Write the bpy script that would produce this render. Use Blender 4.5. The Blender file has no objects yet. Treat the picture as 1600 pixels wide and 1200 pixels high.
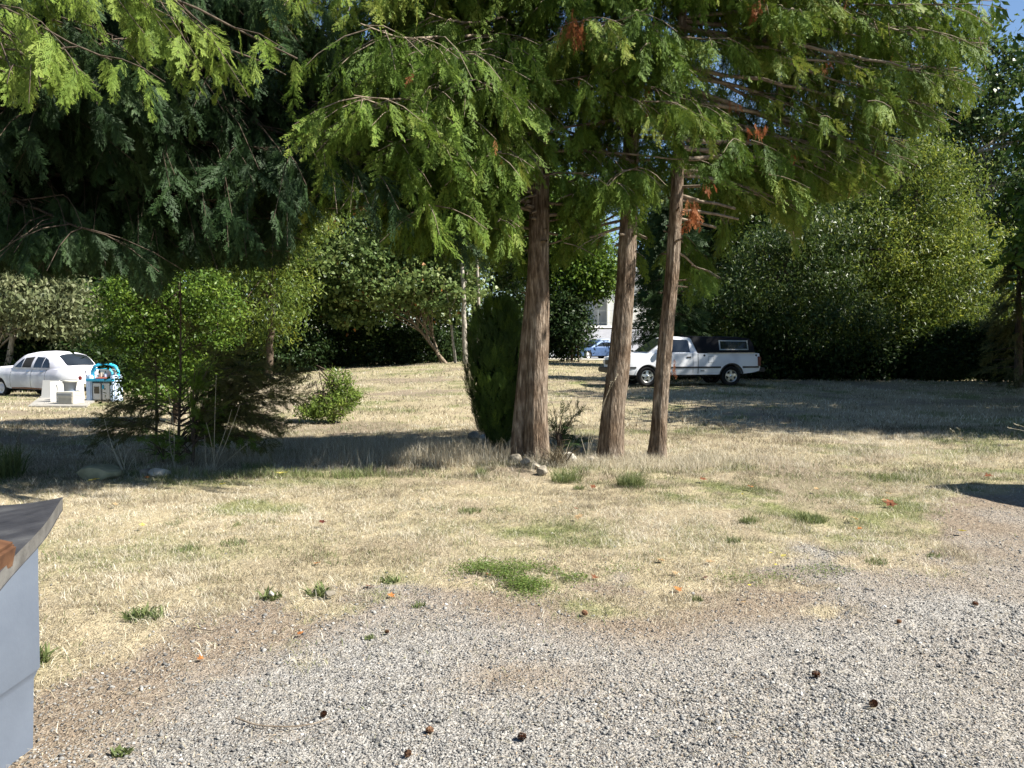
import bpy, bmesh, math, random
import numpy as np
from mathutils import Vector, Matrix, Euler
R = math.radians
random.seed(7)
rng = np.random.default_rng(11)
scene = bpy.context.scene
COL = scene.collection

# ------------------------------------------------------------------ camera
CAMZ = 1.6
FPX = 1209.0
PITCH = math.atan(65.0 / FPX)
cam_d = bpy.data.cameras.new("camera")
cam = bpy.data.objects.new("camera", cam_d)
COL.objects.link(cam)
cam.location = (0, 0, CAMZ)
cam.rotation_euler = (R(90) - PITCH, 0, 0)
cam_d.sensor_width = 36
cam_d.lens = 36 * FPX / 1600
cam_d.clip_end = 2000
cam_d.clip_start = 0.05
scene.camera = cam

# ------------------------------------------------------------------ light
SUN_AZ = R(78)       # to the right of the direction behind the camera
SUN_EL = R(45)
# direction towards the sun
SD = Vector((math.sin(SUN_AZ) * math.cos(SUN_EL), -math.cos(SUN_AZ) * math.cos(SUN_EL), math.sin(SUN_EL)))
world = bpy.data.worlds.new("World")
scene.world = world
world.use_nodes = True
wn = world.node_tree
bg = wn.nodes['Background']
sky = wn.nodes.new('ShaderNodeTexSky')
sky.sky_type = 'NISHITA'
sky.sun_disc = False
sky.sun_elevation = SUN_EL
sky.sun_rotation = math.atan2(SD.x, SD.y)
sky.air_density = 1.0
sky.dust_density = 0.0
sky.ozone_density = 3.5
wn.links.new(sky.outputs[0], bg.inputs[0])
bg.inputs[1].default_value = 0.056
sun_d = bpy.data.lights.new("sun", 'SUN')
sun_d.energy = 5.0
sun_d.angle = R(0.5)
sun_d.color = (1.0, 0.95, 0.86)
sun = bpy.data.objects.new("sun", sun_d)
COL.objects.link(sun)
sun.location = (30, -5, 30)
sun.rotation_euler = SD.to_track_quat('Z', 'Y').to_euler()
scene.view_settings.view_transform = 'Standard'
scene.view_settings.look = 'None'
scene.view_settings.exposure = 1.45
scene.view_settings.gamma = 1
scene.render.engine = 'CYCLES'
scene.cycles.max_bounces = 6
scene.cycles.diffuse_bounces = 3
scene.cycles.transmission_bounces = 4
scene.cycles.glossy_bounces = 2
scene.cycles.transparent_max_bounces = 4

# ------------------------------------------------------------------ helpers
def at(px, py, Y):
    """world point on the ray through photo pixel (1600x1200) at world depth y=Y"""
    dx = (px - 800) / FPX
    dz = -(py - 600) / FPX
    c, s = math.cos(PITCH), math.sin(PITCH)
    d = Vector((dx, c + dz * s, -s + dz * c))
    t = Y / d.y
    return Vector((d.x * t, Y, CAMZ + d.z * t))

def project(P):
    P = np.asarray(P, float)
    c, s = math.cos(PITCH), math.sin(PITCH)
    z = P[:, 2] - CAMZ
    depth = P[:, 1] * c - z * s
    up = P[:, 1] * s + z * c
    depth = np.maximum(depth, .05)
    return 800 + FPX * P[:, 0] / depth, 600 - FPX * up / depth

def sstep(t):
    t = np.clip(t, 0, 1)
    return t * t * (3 - 2 * t)

_tab = np.random.default_rng(3).random((256, 256))
def vnoise(x, y):
    x = np.asarray(x, float); y = np.asarray(y, float)
    xi = np.floor(x).astype(int); yi = np.floor(y).astype(int)
    fx = x - xi; fy = y - yi
    fx = fx * fx * (3 - 2 * fx); fy = fy * fy * (3 - 2 * fy)
    a = _tab[xi & 255, yi & 255]; b = _tab[(xi + 1) & 255, yi & 255]
    c = _tab[xi & 255, (yi + 1) & 255]; d = _tab[(xi + 1) & 255, (yi + 1) & 255]
    return (a * (1 - fx) + b * fx) * (1 - fy) + (c * (1 - fx) + d * fx) * fy
def fbm(x, y, o=3):
    r = 0; a = .5; n = 0
    for i in range(o):
        r = r + a * vnoise(x * 2 ** i + 17.3 * i, y * 2 ** i + 5.1 * i); n += a; a *= .5
    return r / n

def g(x, y):
    """terrain height"""
    x = np.asarray(x, float); y = np.asarray(y, float)
    u = x / np.maximum(y, 3)
    B = np.interp(u, [-1.0, -.6, -.42, -.25, -.07, .1, .6], [-.75, -.7, -.3, .1, .45, .3, .25])
    h = B * sstep((y - 12) / 33)
    h = h + 3.6 * sstep((y - 74) / 40) + 2.0 * sstep((y - 114) / 120)
    amp = np.interp(y, [0, 5, 7, 14], [.015, .03, .07, .1])
    h = h + amp * (fbm(x * .6, y * .6) - .5) * np.interp(y, [50, 56], [1, .0])
    # low berm round the trunks
    h = h + .02 * np.exp(-((x - .9) / 2.6) ** 2 - ((y - 10.4) / 1.0) ** 2)
    return h
def gz(x, y): return float(g(x, y))

def make_mesh(name, V, F, mat, parent=None, attrs=None, smooth=False, loc=None):
    """V (n,3) F (m,k) arrays -> object"""
    V = np.asarray(V, np.float32).reshape(-1, 3)
    F = np.asarray(F, np.int32)
    if loc is not None:
        V = V - np.asarray(loc, np.float32)
    me = bpy.data.meshes.new(name)
    me.vertices.add(len(V)); me.vertices.foreach_set('co', V.ravel())
    k = F.shape[1]
    me.loops.add(F.size); me.loops.foreach_set('vertex_index', F.ravel())
    me.polygons.add(len(F)); me.polygons.foreach_set('loop_start', np.arange(0, F.size, k, dtype=np.int32))
    if smooth: me.polygons.foreach_set('use_smooth', np.ones(len(F), bool))
    me.update(calc_edges=True)
    for n, a in (attrs or {}).items():
        at_ = me.attributes.new(n, 'FLOAT', 'POINT')
        at_.data.foreach_set('value', np.asarray(a, np.float32).ravel())
    me.materials.append(mat)
    ob = bpy.data.objects.new(name, me)
    COL.objects.link(ob)
    if parent is not None: ob.parent = parent
    return ob

def bm_obj(name, bm, mat, parent=None, smooth=False, auto=None):
    bmesh.ops.recalc_face_normals(bm, faces=bm.faces)
    me = bpy.data.meshes.new(name)
    bm.to_mesh(me); bm.free()
    if smooth:
        me.polygons.foreach_set('use_smooth', np.ones(len(me.polygons), bool))
        if auto:
            me.set_sharp_from_angle(angle=R(auto))
    me.materials.append(mat)
    ob = bpy.data.objects.new(name, me)
    COL.objects.link(ob)
    if parent is not None: ob.parent = parent
    return ob

def thing(name, label, cat, loc=(0, 0, 0), rz=0, group=None, rot=None):
    o = bpy.data.objects.new(name, None)
    o.empty_display_size = .3
    COL.objects.link(o)
    o.location = loc
    o.rotation_euler = rot if rot else (0, 0, rz)
    return tag(o, label, cat, group)
def tag(o, label, cat, group=None, kind=None):
    o['label'] = label
    if cat: o['category'] = cat
    if group: o['group'] = group
    if kind: o['kind'] = kind
    return o
def structure(o, label=None, kind='structure'):
    o['kind'] = kind
    if label: o['label'] = label
    return o

# ---- materials
def mat_new(name):
    m = bpy.data.materials.new(name); m.use_nodes = True
    nt = m.node_tree
    return m, nt, nt.nodes['Principled BSDF'], nt.nodes['Material Output']
def N(nt, t, **kw):
    n = nt.nodes.new(t)
    for k, v in kw.items():
        if k.startswith('i_'):
            n.inputs[k[2:].replace('_', ' ')].default_value = v
        else: setattr(n, k, v)
    return n
def ramp(nt, stops, interp='LINEAR'):
    r = nt.nodes.new('ShaderNodeValToRGB')
    r.color_ramp.interpolation = interp
    el = r.color_ramp.elements
    while len(el) > 1: el.remove(el[-1])
    for i, (p, c) in enumerate(stops):
        e = el[0] if i == 0 else el.new(p)
        e.position = p; e.color = (*c, 1)
    return r

def leaf_mat(name, stops, trans=.3, rough=.5, tint=1.6, spec=.2):
    m, nt, b, out = mat_new(name)
    a = N(nt, 'ShaderNodeAttribute', attribute_name='v')
    r = ramp(nt, stops)
    nt.links.new(a.outputs['Fac'], r.inputs[0])
    nt.links.new(r.outputs[0], b.inputs['Base Color'])
    b.inputs['Roughness'].default_value = rough
    b.inputs['Specular IOR Level'].default_value = spec
    t = N(nt, 'ShaderNodeBsdfTranslucent')
    h = N(nt, 'ShaderNodeHueSaturation')
    h.inputs['Value'].default_value = tint
    h.inputs['Hue'].default_value = .485
    nt.links.new(r.outputs[0], h.inputs['Color'])
    nt.links.new(h.outputs[0], t.inputs['Color'])
    mx = N(nt, 'ShaderNodeMixShader'); mx.inputs[0].default_value = trans
    nt.links.new(b.outputs[0], mx.inputs[1]); nt.links.new(t.outputs[0], mx.inputs[2])
    nt.links.new(mx.outputs[0], out.inputs[0])
    return m

def noise_mat(name, stops, scale=8, stretch=(1, 1, 1), bump=.3, bscale=None, rough=.9, detail=6, dist=.02, spec=.3, metallic=0):
    m, nt, b, out = mat_new(name)
    tc = N(nt, 'ShaderNodeTexCoord'); mp = N(nt, 'ShaderNodeMapping')
    mp.inputs['Scale'].default_value = stretch
    nt.links.new(tc.outputs['Object'], mp.inputs[0])
    n1 = N(nt, 'ShaderNodeTexNoise'); n1.inputs['Scale'].default_value = scale; n1.inputs['Detail'].default_value = detail
    nt.links.new(mp.outputs[0], n1.inputs[0])
    r = ramp(nt, stops); nt.links.new(n1.outputs[0], r.inputs[0]); nt.links.new(r.outputs[0], b.inputs['Base Color'])
    b.inputs['Roughness'].default_value = rough
    b.inputs['Specular IOR Level'].default_value = spec
    b.inputs['Metallic'].default_value = metallic
    if bump:
        n2 = N(nt, 'ShaderNodeTexNoise'); n2.inputs['Scale'].default_value = bscale or scale * 2; n2.inputs['Detail'].default_value = 5
        nt.links.new(mp.outputs[0], n2.inputs[0])
        bp = N(nt, 'ShaderNodeBump'); bp.inputs['Strength'].default_value = bump; bp.inputs['Distance'].default_value = dist
        nt.links.new(n2.outputs[0], bp.inputs['Height']); nt.links.new(bp.outputs[0], b.inputs['Normal'])
    return m

M = {}
M['cedar'] = leaf_mat('cedar_foliage', [(0, (.03, .06, .010)), (.4, (.075, .13, .018)), (.75, (.125, .19, .03)), (1, (.20, .23, .045))], .2, .6, 1.6, .12)
M['cedar_sunlit'] = leaf_mat('cedar_foliage_sunlit', [(0, (.045, .085, .012)), (.5, (.12, .185, .028)), (1, (.21, .265, .05))], .2, .6, 1.6, .12)  # paler copy of the cedar green, sunlight on the near sprays put into colour
M['cedar_dark_shade'] = leaf_mat('cedar_foliage_dark_shade', [(0, (.012, .028, .009)), (.5, (.024, .052, .015)), (1, (.052, .09, .025))], .12, .6, 1.6, .2)  # dark green; also puts the shade of the left canopy into its colour
M['cedar_brown'] = leaf_mat('cedar_foliage_bronze', [(0, (.045, .045, .018)), (.5, (.085, .09, .03)), (1, (.15, .17, .05))], .25, .6)
M['dead'] = leaf_mat('dead_cedar_foliage', [(0, (.13, .045, .018)), (.5, (.27, .10, .035)), (1, (.42, .20, .08))], .3, .7)
M['arbor'] = leaf_mat('arborvitae_foliage', [(0, (.02, .045, .010)), (.5, (.06, .11, .018)), (1, (.18, .26, .03))], .2, .55)
M['leaf_bright'] = leaf_mat('leaf_bright', [(0, (.025, .055, .010)), (.5, (.075, .14, .018)), (1, (.18, .26, .04))], .28, .45, 1.6, .25)
M['leaf_yellow'] = leaf_mat('leaf_yellow_green', [(0, (.035, .065, .012)), (.5, (.10, .15, .025)), (1, (.24, .27, .04))], .35, .45, 1.6, .25)
M['leaf_grey'] = leaf_mat('leaf_grey_green', [(0, (.06, .08, .035)), (.5, (.13, .15, .07)), (1, (.21, .22, .12))], .25, .5)
M['leaf_maple'] = leaf_mat('leaf_maple', [(0, (.04, .07, .02)), (.5, (.10, .15, .045)), (.93, (.19, .23, .08)), (1, (.35, .16, .05))], .3, .42)
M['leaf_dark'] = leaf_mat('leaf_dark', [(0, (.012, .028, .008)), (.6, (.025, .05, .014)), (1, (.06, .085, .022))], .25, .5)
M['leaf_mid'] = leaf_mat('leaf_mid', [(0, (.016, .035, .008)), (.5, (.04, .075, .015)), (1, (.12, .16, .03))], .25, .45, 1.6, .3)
M['leaf_poplar'] = leaf_mat('leaf_poplar', [(0, (.02, .05, .012)), (.6, (.06, .10, .028)), (1, (.17, .20, .08))], .3, .3)
M['leaf_rhodo'] = leaf_mat('leaf_rhododendron', [(0, (.05, .09, .02)), (.5, (.12, .18, .035)), (1, (.25, .30, .07))], .3, .35)
M['straw'] = leaf_mat('dry_grass', [(0, (.10, .08, .048)), (.3, (.31, .265, .18)), (.65, (.53, .48, .36)), (1, (.76, .72, .60))], .3, .6, 1.1)
M['green_grass'] = leaf_mat('green_grass', [(0, (.06, .09, .03)), (.5, (.16, .195, .075)), (1, (.36, .37, .18))], .35, .5, 1.3)
M['clover'] = leaf_mat('clover_leaf', [(0, (.04, .075, .018)), (.5, (.10, .155, .035)), (1, (.24, .29, .09))], .35, .45)
M['bark'] = None
M['pale_bark'] = noise_mat('pale_bark', [(.3, (.13, .12, .10)), (.55, (.33, .30, .25)), (.8, (.5, .47, .42))], 6, (3, 3, 1), .4)
M['dark_bark'] = noise_mat('dark_bark', [(.3, (.035, .026, .018)), (.7, (.12, .09, .065))], 8, (3, 3, .6), .5)
M['twig'] = noise_mat('twig_bark', [(.3, (.10, .075, .05)), (.7, (.30, .24, .18))], 14, (1, 1, 1), .2)
M['stone'] = noise_mat('stone', [(.3, (.12, .105, .08)), (.6, (.25, .22, .17)), (.8, (.36, .33, .27))], 7, (1, 1, 1), .6, 20)
M['stone_green'] = noise_mat('mossy_stone', [(.3, (.13, .13, .08)), (.6, (.25, .25, .16)), (.8, (.36, .34, .24))], 7, (1, 1, 1), .6, 20)
M['stone_white'] = noise_mat('white_stone', [(.3, (.28, .26, .21)), (.7, (.48, .45, .39))], 9, (1, 1, 1), .4, 20)

def bark_mat():
    m, nt, b, out = mat_new('cedar_bark')
    tc = N(nt, 'ShaderNodeTexCoord'); mp = N(nt, 'ShaderNodeMapping'); mp.inputs['Scale'].default_value = (17, 17, 2.6)
    nt.links.new(tc.outputs['Object'], mp.inputs[0])
    n1 = N(nt, 'ShaderNodeTexNoise'); n1.inputs['Scale'].default_value = 1.8; n1.inputs['Detail'].default_value = 8; n1.inputs['Roughness'].default_value = .65
    nt.links.new(mp.outputs[0], n1.inputs[0])
    r = ramp(nt, [(.28, (.03, .024, .018)), (.42, (.10, .078, .06)), (.55, (.20, .163, .130)), (.72, (.42, .37, .31))])
    nt.links.new(n1.outputs[0], r.inputs[0])
    n3 = N(nt, 'ShaderNodeTexNoise'); n3.inputs['Scale'].default_value = 3.0; n3.inputs['Detail'].default_value = 3
    nt.links.new(tc.outputs['Object'], n3.inputs[0])
    r3 = ramp(nt, [(.35, (.75, .64, .54)), (.65, (1.2, 1.18, 1.14))])
    nt.links.new(n3.outputs[0], r3.inputs[0])
    mx = N(nt, 'ShaderNodeMix', data_type='RGBA', blend_type='MULTIPLY'); mx.inputs[0].default_value = 1
    nt.links.new(r.outputs[0], mx.inputs[6]); nt.links.new(r3.outputs[0], mx.inputs[7])
    nt.links.new(mx.outputs[2], b.inputs['Base Color'])
    mp2 = N(nt, 'ShaderNodeMapping'); mp2.inputs['Scale'].default_value = (34, 34, 5)
    nt.links.new(tc.outputs['Object'], mp2.inputs[0])
    n2 = N(nt, 'ShaderNodeTexNoise'); n2.inputs['Scale'].default_value = 2; n2.inputs['Detail'].default_value = 6
    nt.links.new(mp2.outputs[0], n2.inputs[0])
    bp = N(nt, 'ShaderNodeBump'); bp.inputs['Strength'].default_value = 1; bp.inputs['Distance'].default_value = .035
    nt.links.new(n2.outputs[0], bp.inputs['Height']); nt.links.new(bp.outputs[0], b.inputs['Normal'])
    b.inputs['Roughness'].default_value = .92; b.inputs['Specular IOR Level'].default_value = .15
    return m
M['bark'] = bark_mat()

def plain(name, col, rough=.5, metal=0, var=.12, scale=5, spec=.5, bump=0):
    c = tuple(col)
    lo = tuple(x * (1 - var) for x in c); hi = tuple(min(1, x * (1 + var)) for x in c)
    return noise_mat(name, [(.35, lo), (.65, hi)], scale, (1, 1, 1), bump, None, rough, 4, .01, spec, metal)

# ------------------------------------------------------------------ ground masks
def Yb(x):
    return np.interp(x, [-6, -2.6, -2.15, -1.77, -1, -.36, .82, 1.95, 2.46, 3.3, 3.9, 5.7, 10],
                     [2.4, 3.0, 3.7, 4.45, 4.95, 5.3, 4.95, 5.2, 5.6, 6.1, 7.4, 8.7, 9.5])
def gravel_m(x, y):
    n = (fbm(x * 1.1, y * 1.1) - .5) * 1.9 + (fbm(x * 4, y * 4) - .5) * 1.6
    return sstep((Yb(x) - y + n) / .55 + .5)
def gravel_soft(x, y):
    n = (fbm(x * 1.1, y * 1.1) - .5) * 1.9 + (fbm(x * 4, y * 4) - .5) * 1.6
    return sstep((Yb(x) - y + n) / 1.3 + .42)
def dirt_m(x, y):
    """brown soil and needles: strip near the edge of the gravel, right side, lower left"""
    e = np.exp(-((y - Yb(x) + .25) / .8) ** 2) * 1.1
    rt = sstep((x - 1.5 - (5.6 - y) * .9) / 1.2) * sstep((y - 3.6 - .0 * x) / 1.2)
    lf = sstep((-x - .9) / 1.0) * .85
    n = fbm(x * 1.3 + 9, y * 1.3) * 1.5 - .35
    for cx, cy, rx, ry in ((-1.25, 4.07, .35, .3), (-1.4, 3.75, .3, .2), (-2.1, 4.6, .5, .4), (-.65, 4.5, .5, .3), (-.9, 3.1, .35, .15), (.1, 3.6, .5, .25), (-1.9, 3.2, .4, .3)):
        e = np.maximum(e, .75 * np.exp(-((x - cx) / rx) ** 2 - ((y - cy) / ry) ** 2))
    return np.clip(np.maximum.reduce([e * 1.1, rt, lf, e * 0 + .36]) * (n + .5), 0, 1)
def bare_m(x, y):
    """bare soil between the grass of the field"""
    return sstep((fbm(x * .35 + 40, y * .35 + 7) * .6 + fbm(x * 1.7 + 40, y * 1.7 + 7) * .4 - .53) * 9) * (.45 + .55 * sstep((y - 6.5) / 3))
def green_m(x, y):
    n = fbm(x * .8 + 5, y * .8 + 30)
    base = sstep((n - .55) * 6) * .75
    def blob(cx, cy, rx, ry): return np.exp(-((x - cx) / rx) ** 2 - ((y - cy) / ry) ** 2)
    b = .7 * blob(.35, 6.4, .9, .55) + .6 * blob(3.6, 8.3, 1.4, .8) + .5 * blob(-3.0, 5.9, 1.1, .5) + .6 * blob(-3.2, 8.8, 2.0, .35) + .45 * blob(4.8, 9.6, 1.6, .7) + .35 * blob(2.6, 6.3, .9, .5)
    far = sstep((y - 15) / 12) * .4
    return np.clip((.09 + base * .9 + b * 1.2) * np.clip(fbm(x * 3.1, y * 3.1 + 9) * 3 - .75, .15, 1.1) + far * n, 0, 1)

# ------------------------------------------------------------------ terrain
def axis(segs):
    out = []
    for a, b, s in segs: out += list(np.arange(a, b, s))
    return np.array(out + [segs[-1][1]])
xs = axis([(-400, -60, 20), (-60, -20, 2), (-20, -7, .4), (-7, 7, .07), (7, 20, .4), (20, 60, 2), (60, 400, 20)])
ys = axis([(-40, 0, 4), (0, 2.4, .3), (2.4, 12, .07), (12, 30, .25), (30, 60, 1), (60, 130, 2), (130, 700, 30)])
X, Y = np.meshgrid(xs, ys, indexing='ij')
Z = g(X, Y)
gm = gravel_m(X, Y)
near = (Y < 13)
Z = Z + np.where(near, (fbm(X * 6, Y * 6) - .5) * .02, 0)
V = np.stack([X, Y, Z], -1).reshape(-1, 3)
nx, ny = X.shape
ii, jj = np.meshgrid(np.arange(nx - 1), np.arange(ny - 1), indexing='ij')
a = (ii * ny + jj).ravel()
F = np.stack([a, a + ny, a + ny + 1, a + 1], 1)

def ground_mat():
    m, nt, b, out = mat_new('ground')
    L = nt.links.new
    tc = N(nt, 'ShaderNodeTexCoord')
    def noise(scale, detail=5, rough=.6):
        n = N(nt, 'ShaderNodeTexNoise'); n.inputs['Scale'].default_value = scale; n.inputs['Detail'].default_value = detail
        n.inputs['Roughness'].default_value = rough
        L(tc.outputs['Object'], n.inputs[0]); return n
    def attr(n):
        return N(nt, 'ShaderNodeAttribute', attribute_name=n).outputs['Fac']
    def mix(f, a_, b_):
        x = N(nt, 'ShaderNodeMix', data_type='RGBA')
        if isinstance(f, float): x.inputs[0].default_value = f
        else: L(f, x.inputs[0])
        L(a_, x.inputs[6]); L(b_, x.inputs[7]); return x.outputs[2]
    # straw thatch
    n1 = noise(26, 7, .75); r1 = ramp(nt, [(.3, (.10, .078, .045)), (.48, (.30, .24, .155)), (.6, (.48, .41, .275)), (.75, (.62, .55, .40))]); L(n1.outputs[0], r1.inputs[0])
    n1b = noise(1.2, 4); r1b = ramp(nt, [(.3, (.31, .255, .165)), (.7, (.53, .46, .315))]); L(n1b.outputs[0], r1b.inputs[0])
    straw = mix(.4, r1.outputs[0], r1b.outputs[0])
    n2 = noise(30, 6, .7); r2 = ramp(nt, [(.3, (.09, .10, .035)), (.55, (.20, .21, .09)), (.75, (.36, .34, .18))]); L(n2.outputs[0], r2.inputs[0])
    gr = mix(attr('green'), straw, r2.outputs[0])
    n3 = noise(40, 7, .75); r3 = ramp(nt, [(.3, (.11, .083, .06)), (.5, (.22, .175, .13)), (.7, (.36, .305, .24))]); L(n3.outputs[0], r3.inputs[0])
    gr = mix(attr('bare'), gr, r3.outputs[0])
    # gravel: small chips
    v = N(nt, 'ShaderNodeTexVoronoi'); v.inputs['Scale'].default_value = 95; L(tc.outputs['Object'], v.inputs[0])
    r4 = ramp(nt, [(0, (.13, .13, .13)), (.35, (.25, .25, .245)), (.7, (.38, .38, .37)), (1, (.62, .61, .58))])
    sx = N(nt, 'ShaderNodeSeparateColor'); L(v.outputs['Color'], sx.inputs[0]); L(sx.outputs[0], r4.inputs[0])
    n5 = noise(9, 5); r5 = ramp(nt, [(.3, (.19, .175, .15)), (.7, (.34, .32, .285))]); L(n5.outputs[0], r5.inputs[0])
    gv = mix(.4, r4.outputs[0], r5.outputs[0])
    gv = mix(attr('dirt'), gv, r3.outputs[0])
    allc = mix(attr('gravel'), gr, gv)
    L(allc, b.inputs['Base Color'])
    b.inputs['Roughness'].default_value = .95; b.inputs['Specular IOR Level'].default_value = .1
    bp = N(nt, 'ShaderNodeBump'); bp.inputs['Strength'].default_value = .8; bp.inputs['Distance'].default_value = .012
    mn = N(nt, 'ShaderNodeMath', operation='ADD')
    n6 = noise(60, 6, .7); L(n6.outputs[0], mn.inputs[0]); L(v.outputs['Distance'], mn.inputs[1])
    L(mn.outputs[0], bp.inputs['Height'])
    bp2 = N(nt, 'ShaderNodeBump'); bp2.inputs['Strength'].default_value = .8; bp2.inputs['Distance'].default_value = .08
    n7 = noise(5, 5, .7); L(n7.outputs[0], bp2.inputs['Height']); L(bp.outputs[0], bp2.inputs['Normal'])
    L(bp2.outputs[0], b.inputs['Normal'])
    return m
ground = make_mesh('ground', V, F, ground_mat(), smooth=True, attrs={
    'gravel': gm, 'dirt': dirt_m(X, Y), 'green': green_m(X, Y), 'bare': np.clip(bare_m(X, Y) * .8, 0, 1)})
structure(ground, 'field of dry mown grass running into grey gravel in front')

# ------------------------------------------------------------------ road beyond
road_m = noise_mat('asphalt', [(.3, (.20, .20, .21)), (.7, (.30, .30, .31))], 3, (1, 1, 1), .2, 30)
concrete_m = noise_mat('concrete', [(.3, (.42, .41, .38)), (.7, (.56, .54, .50))], 3, (1, 1, 1), .2, 30)
def drape(name, x0, x1, y0, y1, dz, mat, n=40, skew=0):
    xx, yy = np.meshgrid(np.linspace(x0, x1, n), np.linspace(y0, y1, n), indexing='ij')
    xx = xx + skew * (yy - y0)
    zz = g(xx, yy) + dz
    V = np.stack([xx, yy, zz], -1).reshape(-1, 3)
    i, j = np.meshgrid(np.arange(n - 1), np.arange(n - 1), indexing='ij'); a = (i * n + j).ravel()
    return make_mesh(name, V, np.stack([a, a + n, a + n + 1, a + 1], 1), mat, smooth=True)
structure(drape('road', -25, 40, 56, 104, .03, road_m, 60), 'grey asphalt road beyond the field')
structure(drape('pavement', -25, 40, 104.5, 112, .16, concrete_m, 50), 'pale concrete pavement across the road')
kb = drape('kerb', -25, 40, 55.5, 56, .13, concrete_m, 30)
bmk = bmesh.new(); bmk.from_mesh(kb.data)
geo = bmesh.ops.extrude_face_region(bmk, geom=bmk.faces[:])
for v_ in [e for e in geo['geom'] if isinstance(e, bmesh.types.BMVert)]: v_.co.z -= .2
bmk.to_mesh(kb.data); bmk.free()
structure(kb, 'low concrete kerb along the near side of the road')
structure(drape('road_marking', -25, 40, 59.6, 59.8, .036, plain('road_paint', (.7, .7, .68)), 40), 'white painted line on the road')

# ------------------------------------------------------------------ tubes
def tube(pts, radii, seg=6, cap=False):
    pts = np.asarray(pts, float); n = len(pts)
    t = np.gradient(pts, axis=0); t /= np.linalg.norm(t, axis=1, keepdims=True) + 1e-9
    up = np.array([0, 0, 1.]) if abs(t[0][2]) < .9 else np.array([1., 0, 0])
    nrm = np.cross(t, up); nrm /= np.linalg.norm(nrm, axis=1, keepdims=True) + 1e-9
    bn = np.cross(t, nrm)
    an = np.linspace(0, 2 * np.pi, seg, endpoint=False)
    V = pts[:, None, :] + np.asarray(radii)[:, None, None] * (np.cos(an)[None, :, None] * nrm[:, None, :] + np.sin(an)[None, :, None] * bn[:, None, :])
    F = []
    i, j = np.meshgrid(np.arange(n - 1), np.arange(seg), indexing='ij')
    i = i.ravel(); j = j.ravel(); j2 = (j + 1) % seg
    F = np.stack([i * seg + j, i * seg + j2, (i + 1) * seg + j2, (i + 1) * seg + j], 1)
    return V.reshape(-1, 3), F
class Acc:
    def __init__(s): s.V = []; s.F = []; s.A = []; s.n = 0
    def add(s, V, F, a=None):
        V = np.asarray(V, np.float32).reshape(-1, 3)
        s.V.append(V); s.F.append(np.asarray(F, np.int64) + s.n); s.n += len(V)
        s.A.append(np.full(len(V), .5, np.float32) if a is None else np.asarray(a, np.float32).ravel())
    def build(s, name, mat, parent=None, smooth=False, loc=None):
        if not s.V: return None
        return make_mesh(name, np.concatenate(s.V), np.concatenate(s.F), mat, parent, {'v': np.concatenate(s.A)}, smooth, loc)

def unit(a): return a / (np.linalg.norm(a, axis=-1, keepdims=True) + 1e-9)
def frames(d, hint):
    x = unit(d); z = unit(hint - (hint * x).sum(-1, keepdims=True) * x)
    y = np.cross(z, x)
    return np.stack([x, y, z], -1)      # columns
def stamp(acc, tmpl, pos, Rm, scale, vals, jitter=.0):
    """place copies of template (V,F,tv) into accumulator"""
    TV, TF, tv = tmpl
    n = len(pos)
    if n == 0: return
    V = np.einsum('nij,vj->nvi', Rm, TV) * np.asarray(scale).reshape(-1, 1, 1) + pos[:, None, :]
    F = (TF[None] + (np.arange(n) * len(TV))[:, None, None]).reshape(-1, TF.shape[1])
    A = np.clip(np.asarray(vals)[:, None] + tv[None, :], 0, 1)
    acc.add(V, F, A)

# ---- cedar spray templates (unit length along +x, flat in xy, drooping in -z)
def frond(pairs, sub, seed, wide=.42, w=.017, curl=.25):
    r = np.random.default_rng(seed)
    V = []; F = []; T = []
    ph = r.uniform(0, 6)
    def rach(s): return np.array([s, .05 * math.sin(s * 4 + ph), -curl * s * s + .03 * math.sin(s * 7 + ph)])
    def quad(a, b, wd, t):
        d = b - a; side = np.array([-d[1], d[0], 0]); side = side / (np.linalg.norm(side) + 1e-9) * wd
        m_ = a + d * .5; m_ = m_ + np.array([0, 0, .004])
        k = len(V)
        V.extend([a, m_ + side, b, m_ - side]); F.append((k, k + 1, k + 2, k + 3)); T.extend([t] * 4)
    for k in range(4): quad(rach(k / 4), rach((k + 1) / 4), .007, -.3)
    for i in range(pairs):
        s = (i + .3 + .6 * r.random()) / (pairs + .4)
        for sg in (-1, 1):
            if r.random() < .1: continue
            s2 = s + (.5 / pairs if sg > 0 else 0)
            if s2 > 1: continue
            a = rach(s2 * .97)
            l = wide * min(1, (s2 / .2) ** .7) * (1.08 - s2) ** .75 * r.uniform(.35, 1.3) + .05
            an = sg * R(r.uniform(22, 46) - 8 * s2)
            d = np.array([math.cos(an), math.sin(an), -.2 + r.uniform(-.3, .2)])
            b = a + d * l
            tt = r.uniform(-.12, .12)
            if sub == 0: quad(a, b, w * 2.2, tt); continue
            quad(a, b, w * .5, tt - .05)
            n_ = max(2, int(round(sub * (.4 + l / wide))))
            for q in range(n_):
                u = (q + .6) / n_
                for s3 in (-1, 1):
                    if r.random() < .12: continue
                    p = a + (b - a) * u
                    an2 = an + s3 * R(r.uniform(22, 40))
                    ll = (.045 + l * .22 * (1.1 - u)) * r.uniform(.7, 1.3)
                    quad(p, p + np.array([math.cos(an2), math.sin(an2), -.25 + r.uniform(-.25, .15)]) * ll, w * .55, tt + r.uniform(-.06, .08) + .10 * u)
    return np.array(V, np.float32), np.array(F), np.array(T, np.float32)
FR_H = [frond(13, 6, s, wide=.34, w=.015) for s in range(7)]
FR_M = [frond(9, 4, 10 + s, wide=.34, w=.021) for s in range(7)]
FR_L = [frond(6, 0, 20 + s, wide=.42, w=.03) for s in range(3)]

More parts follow.
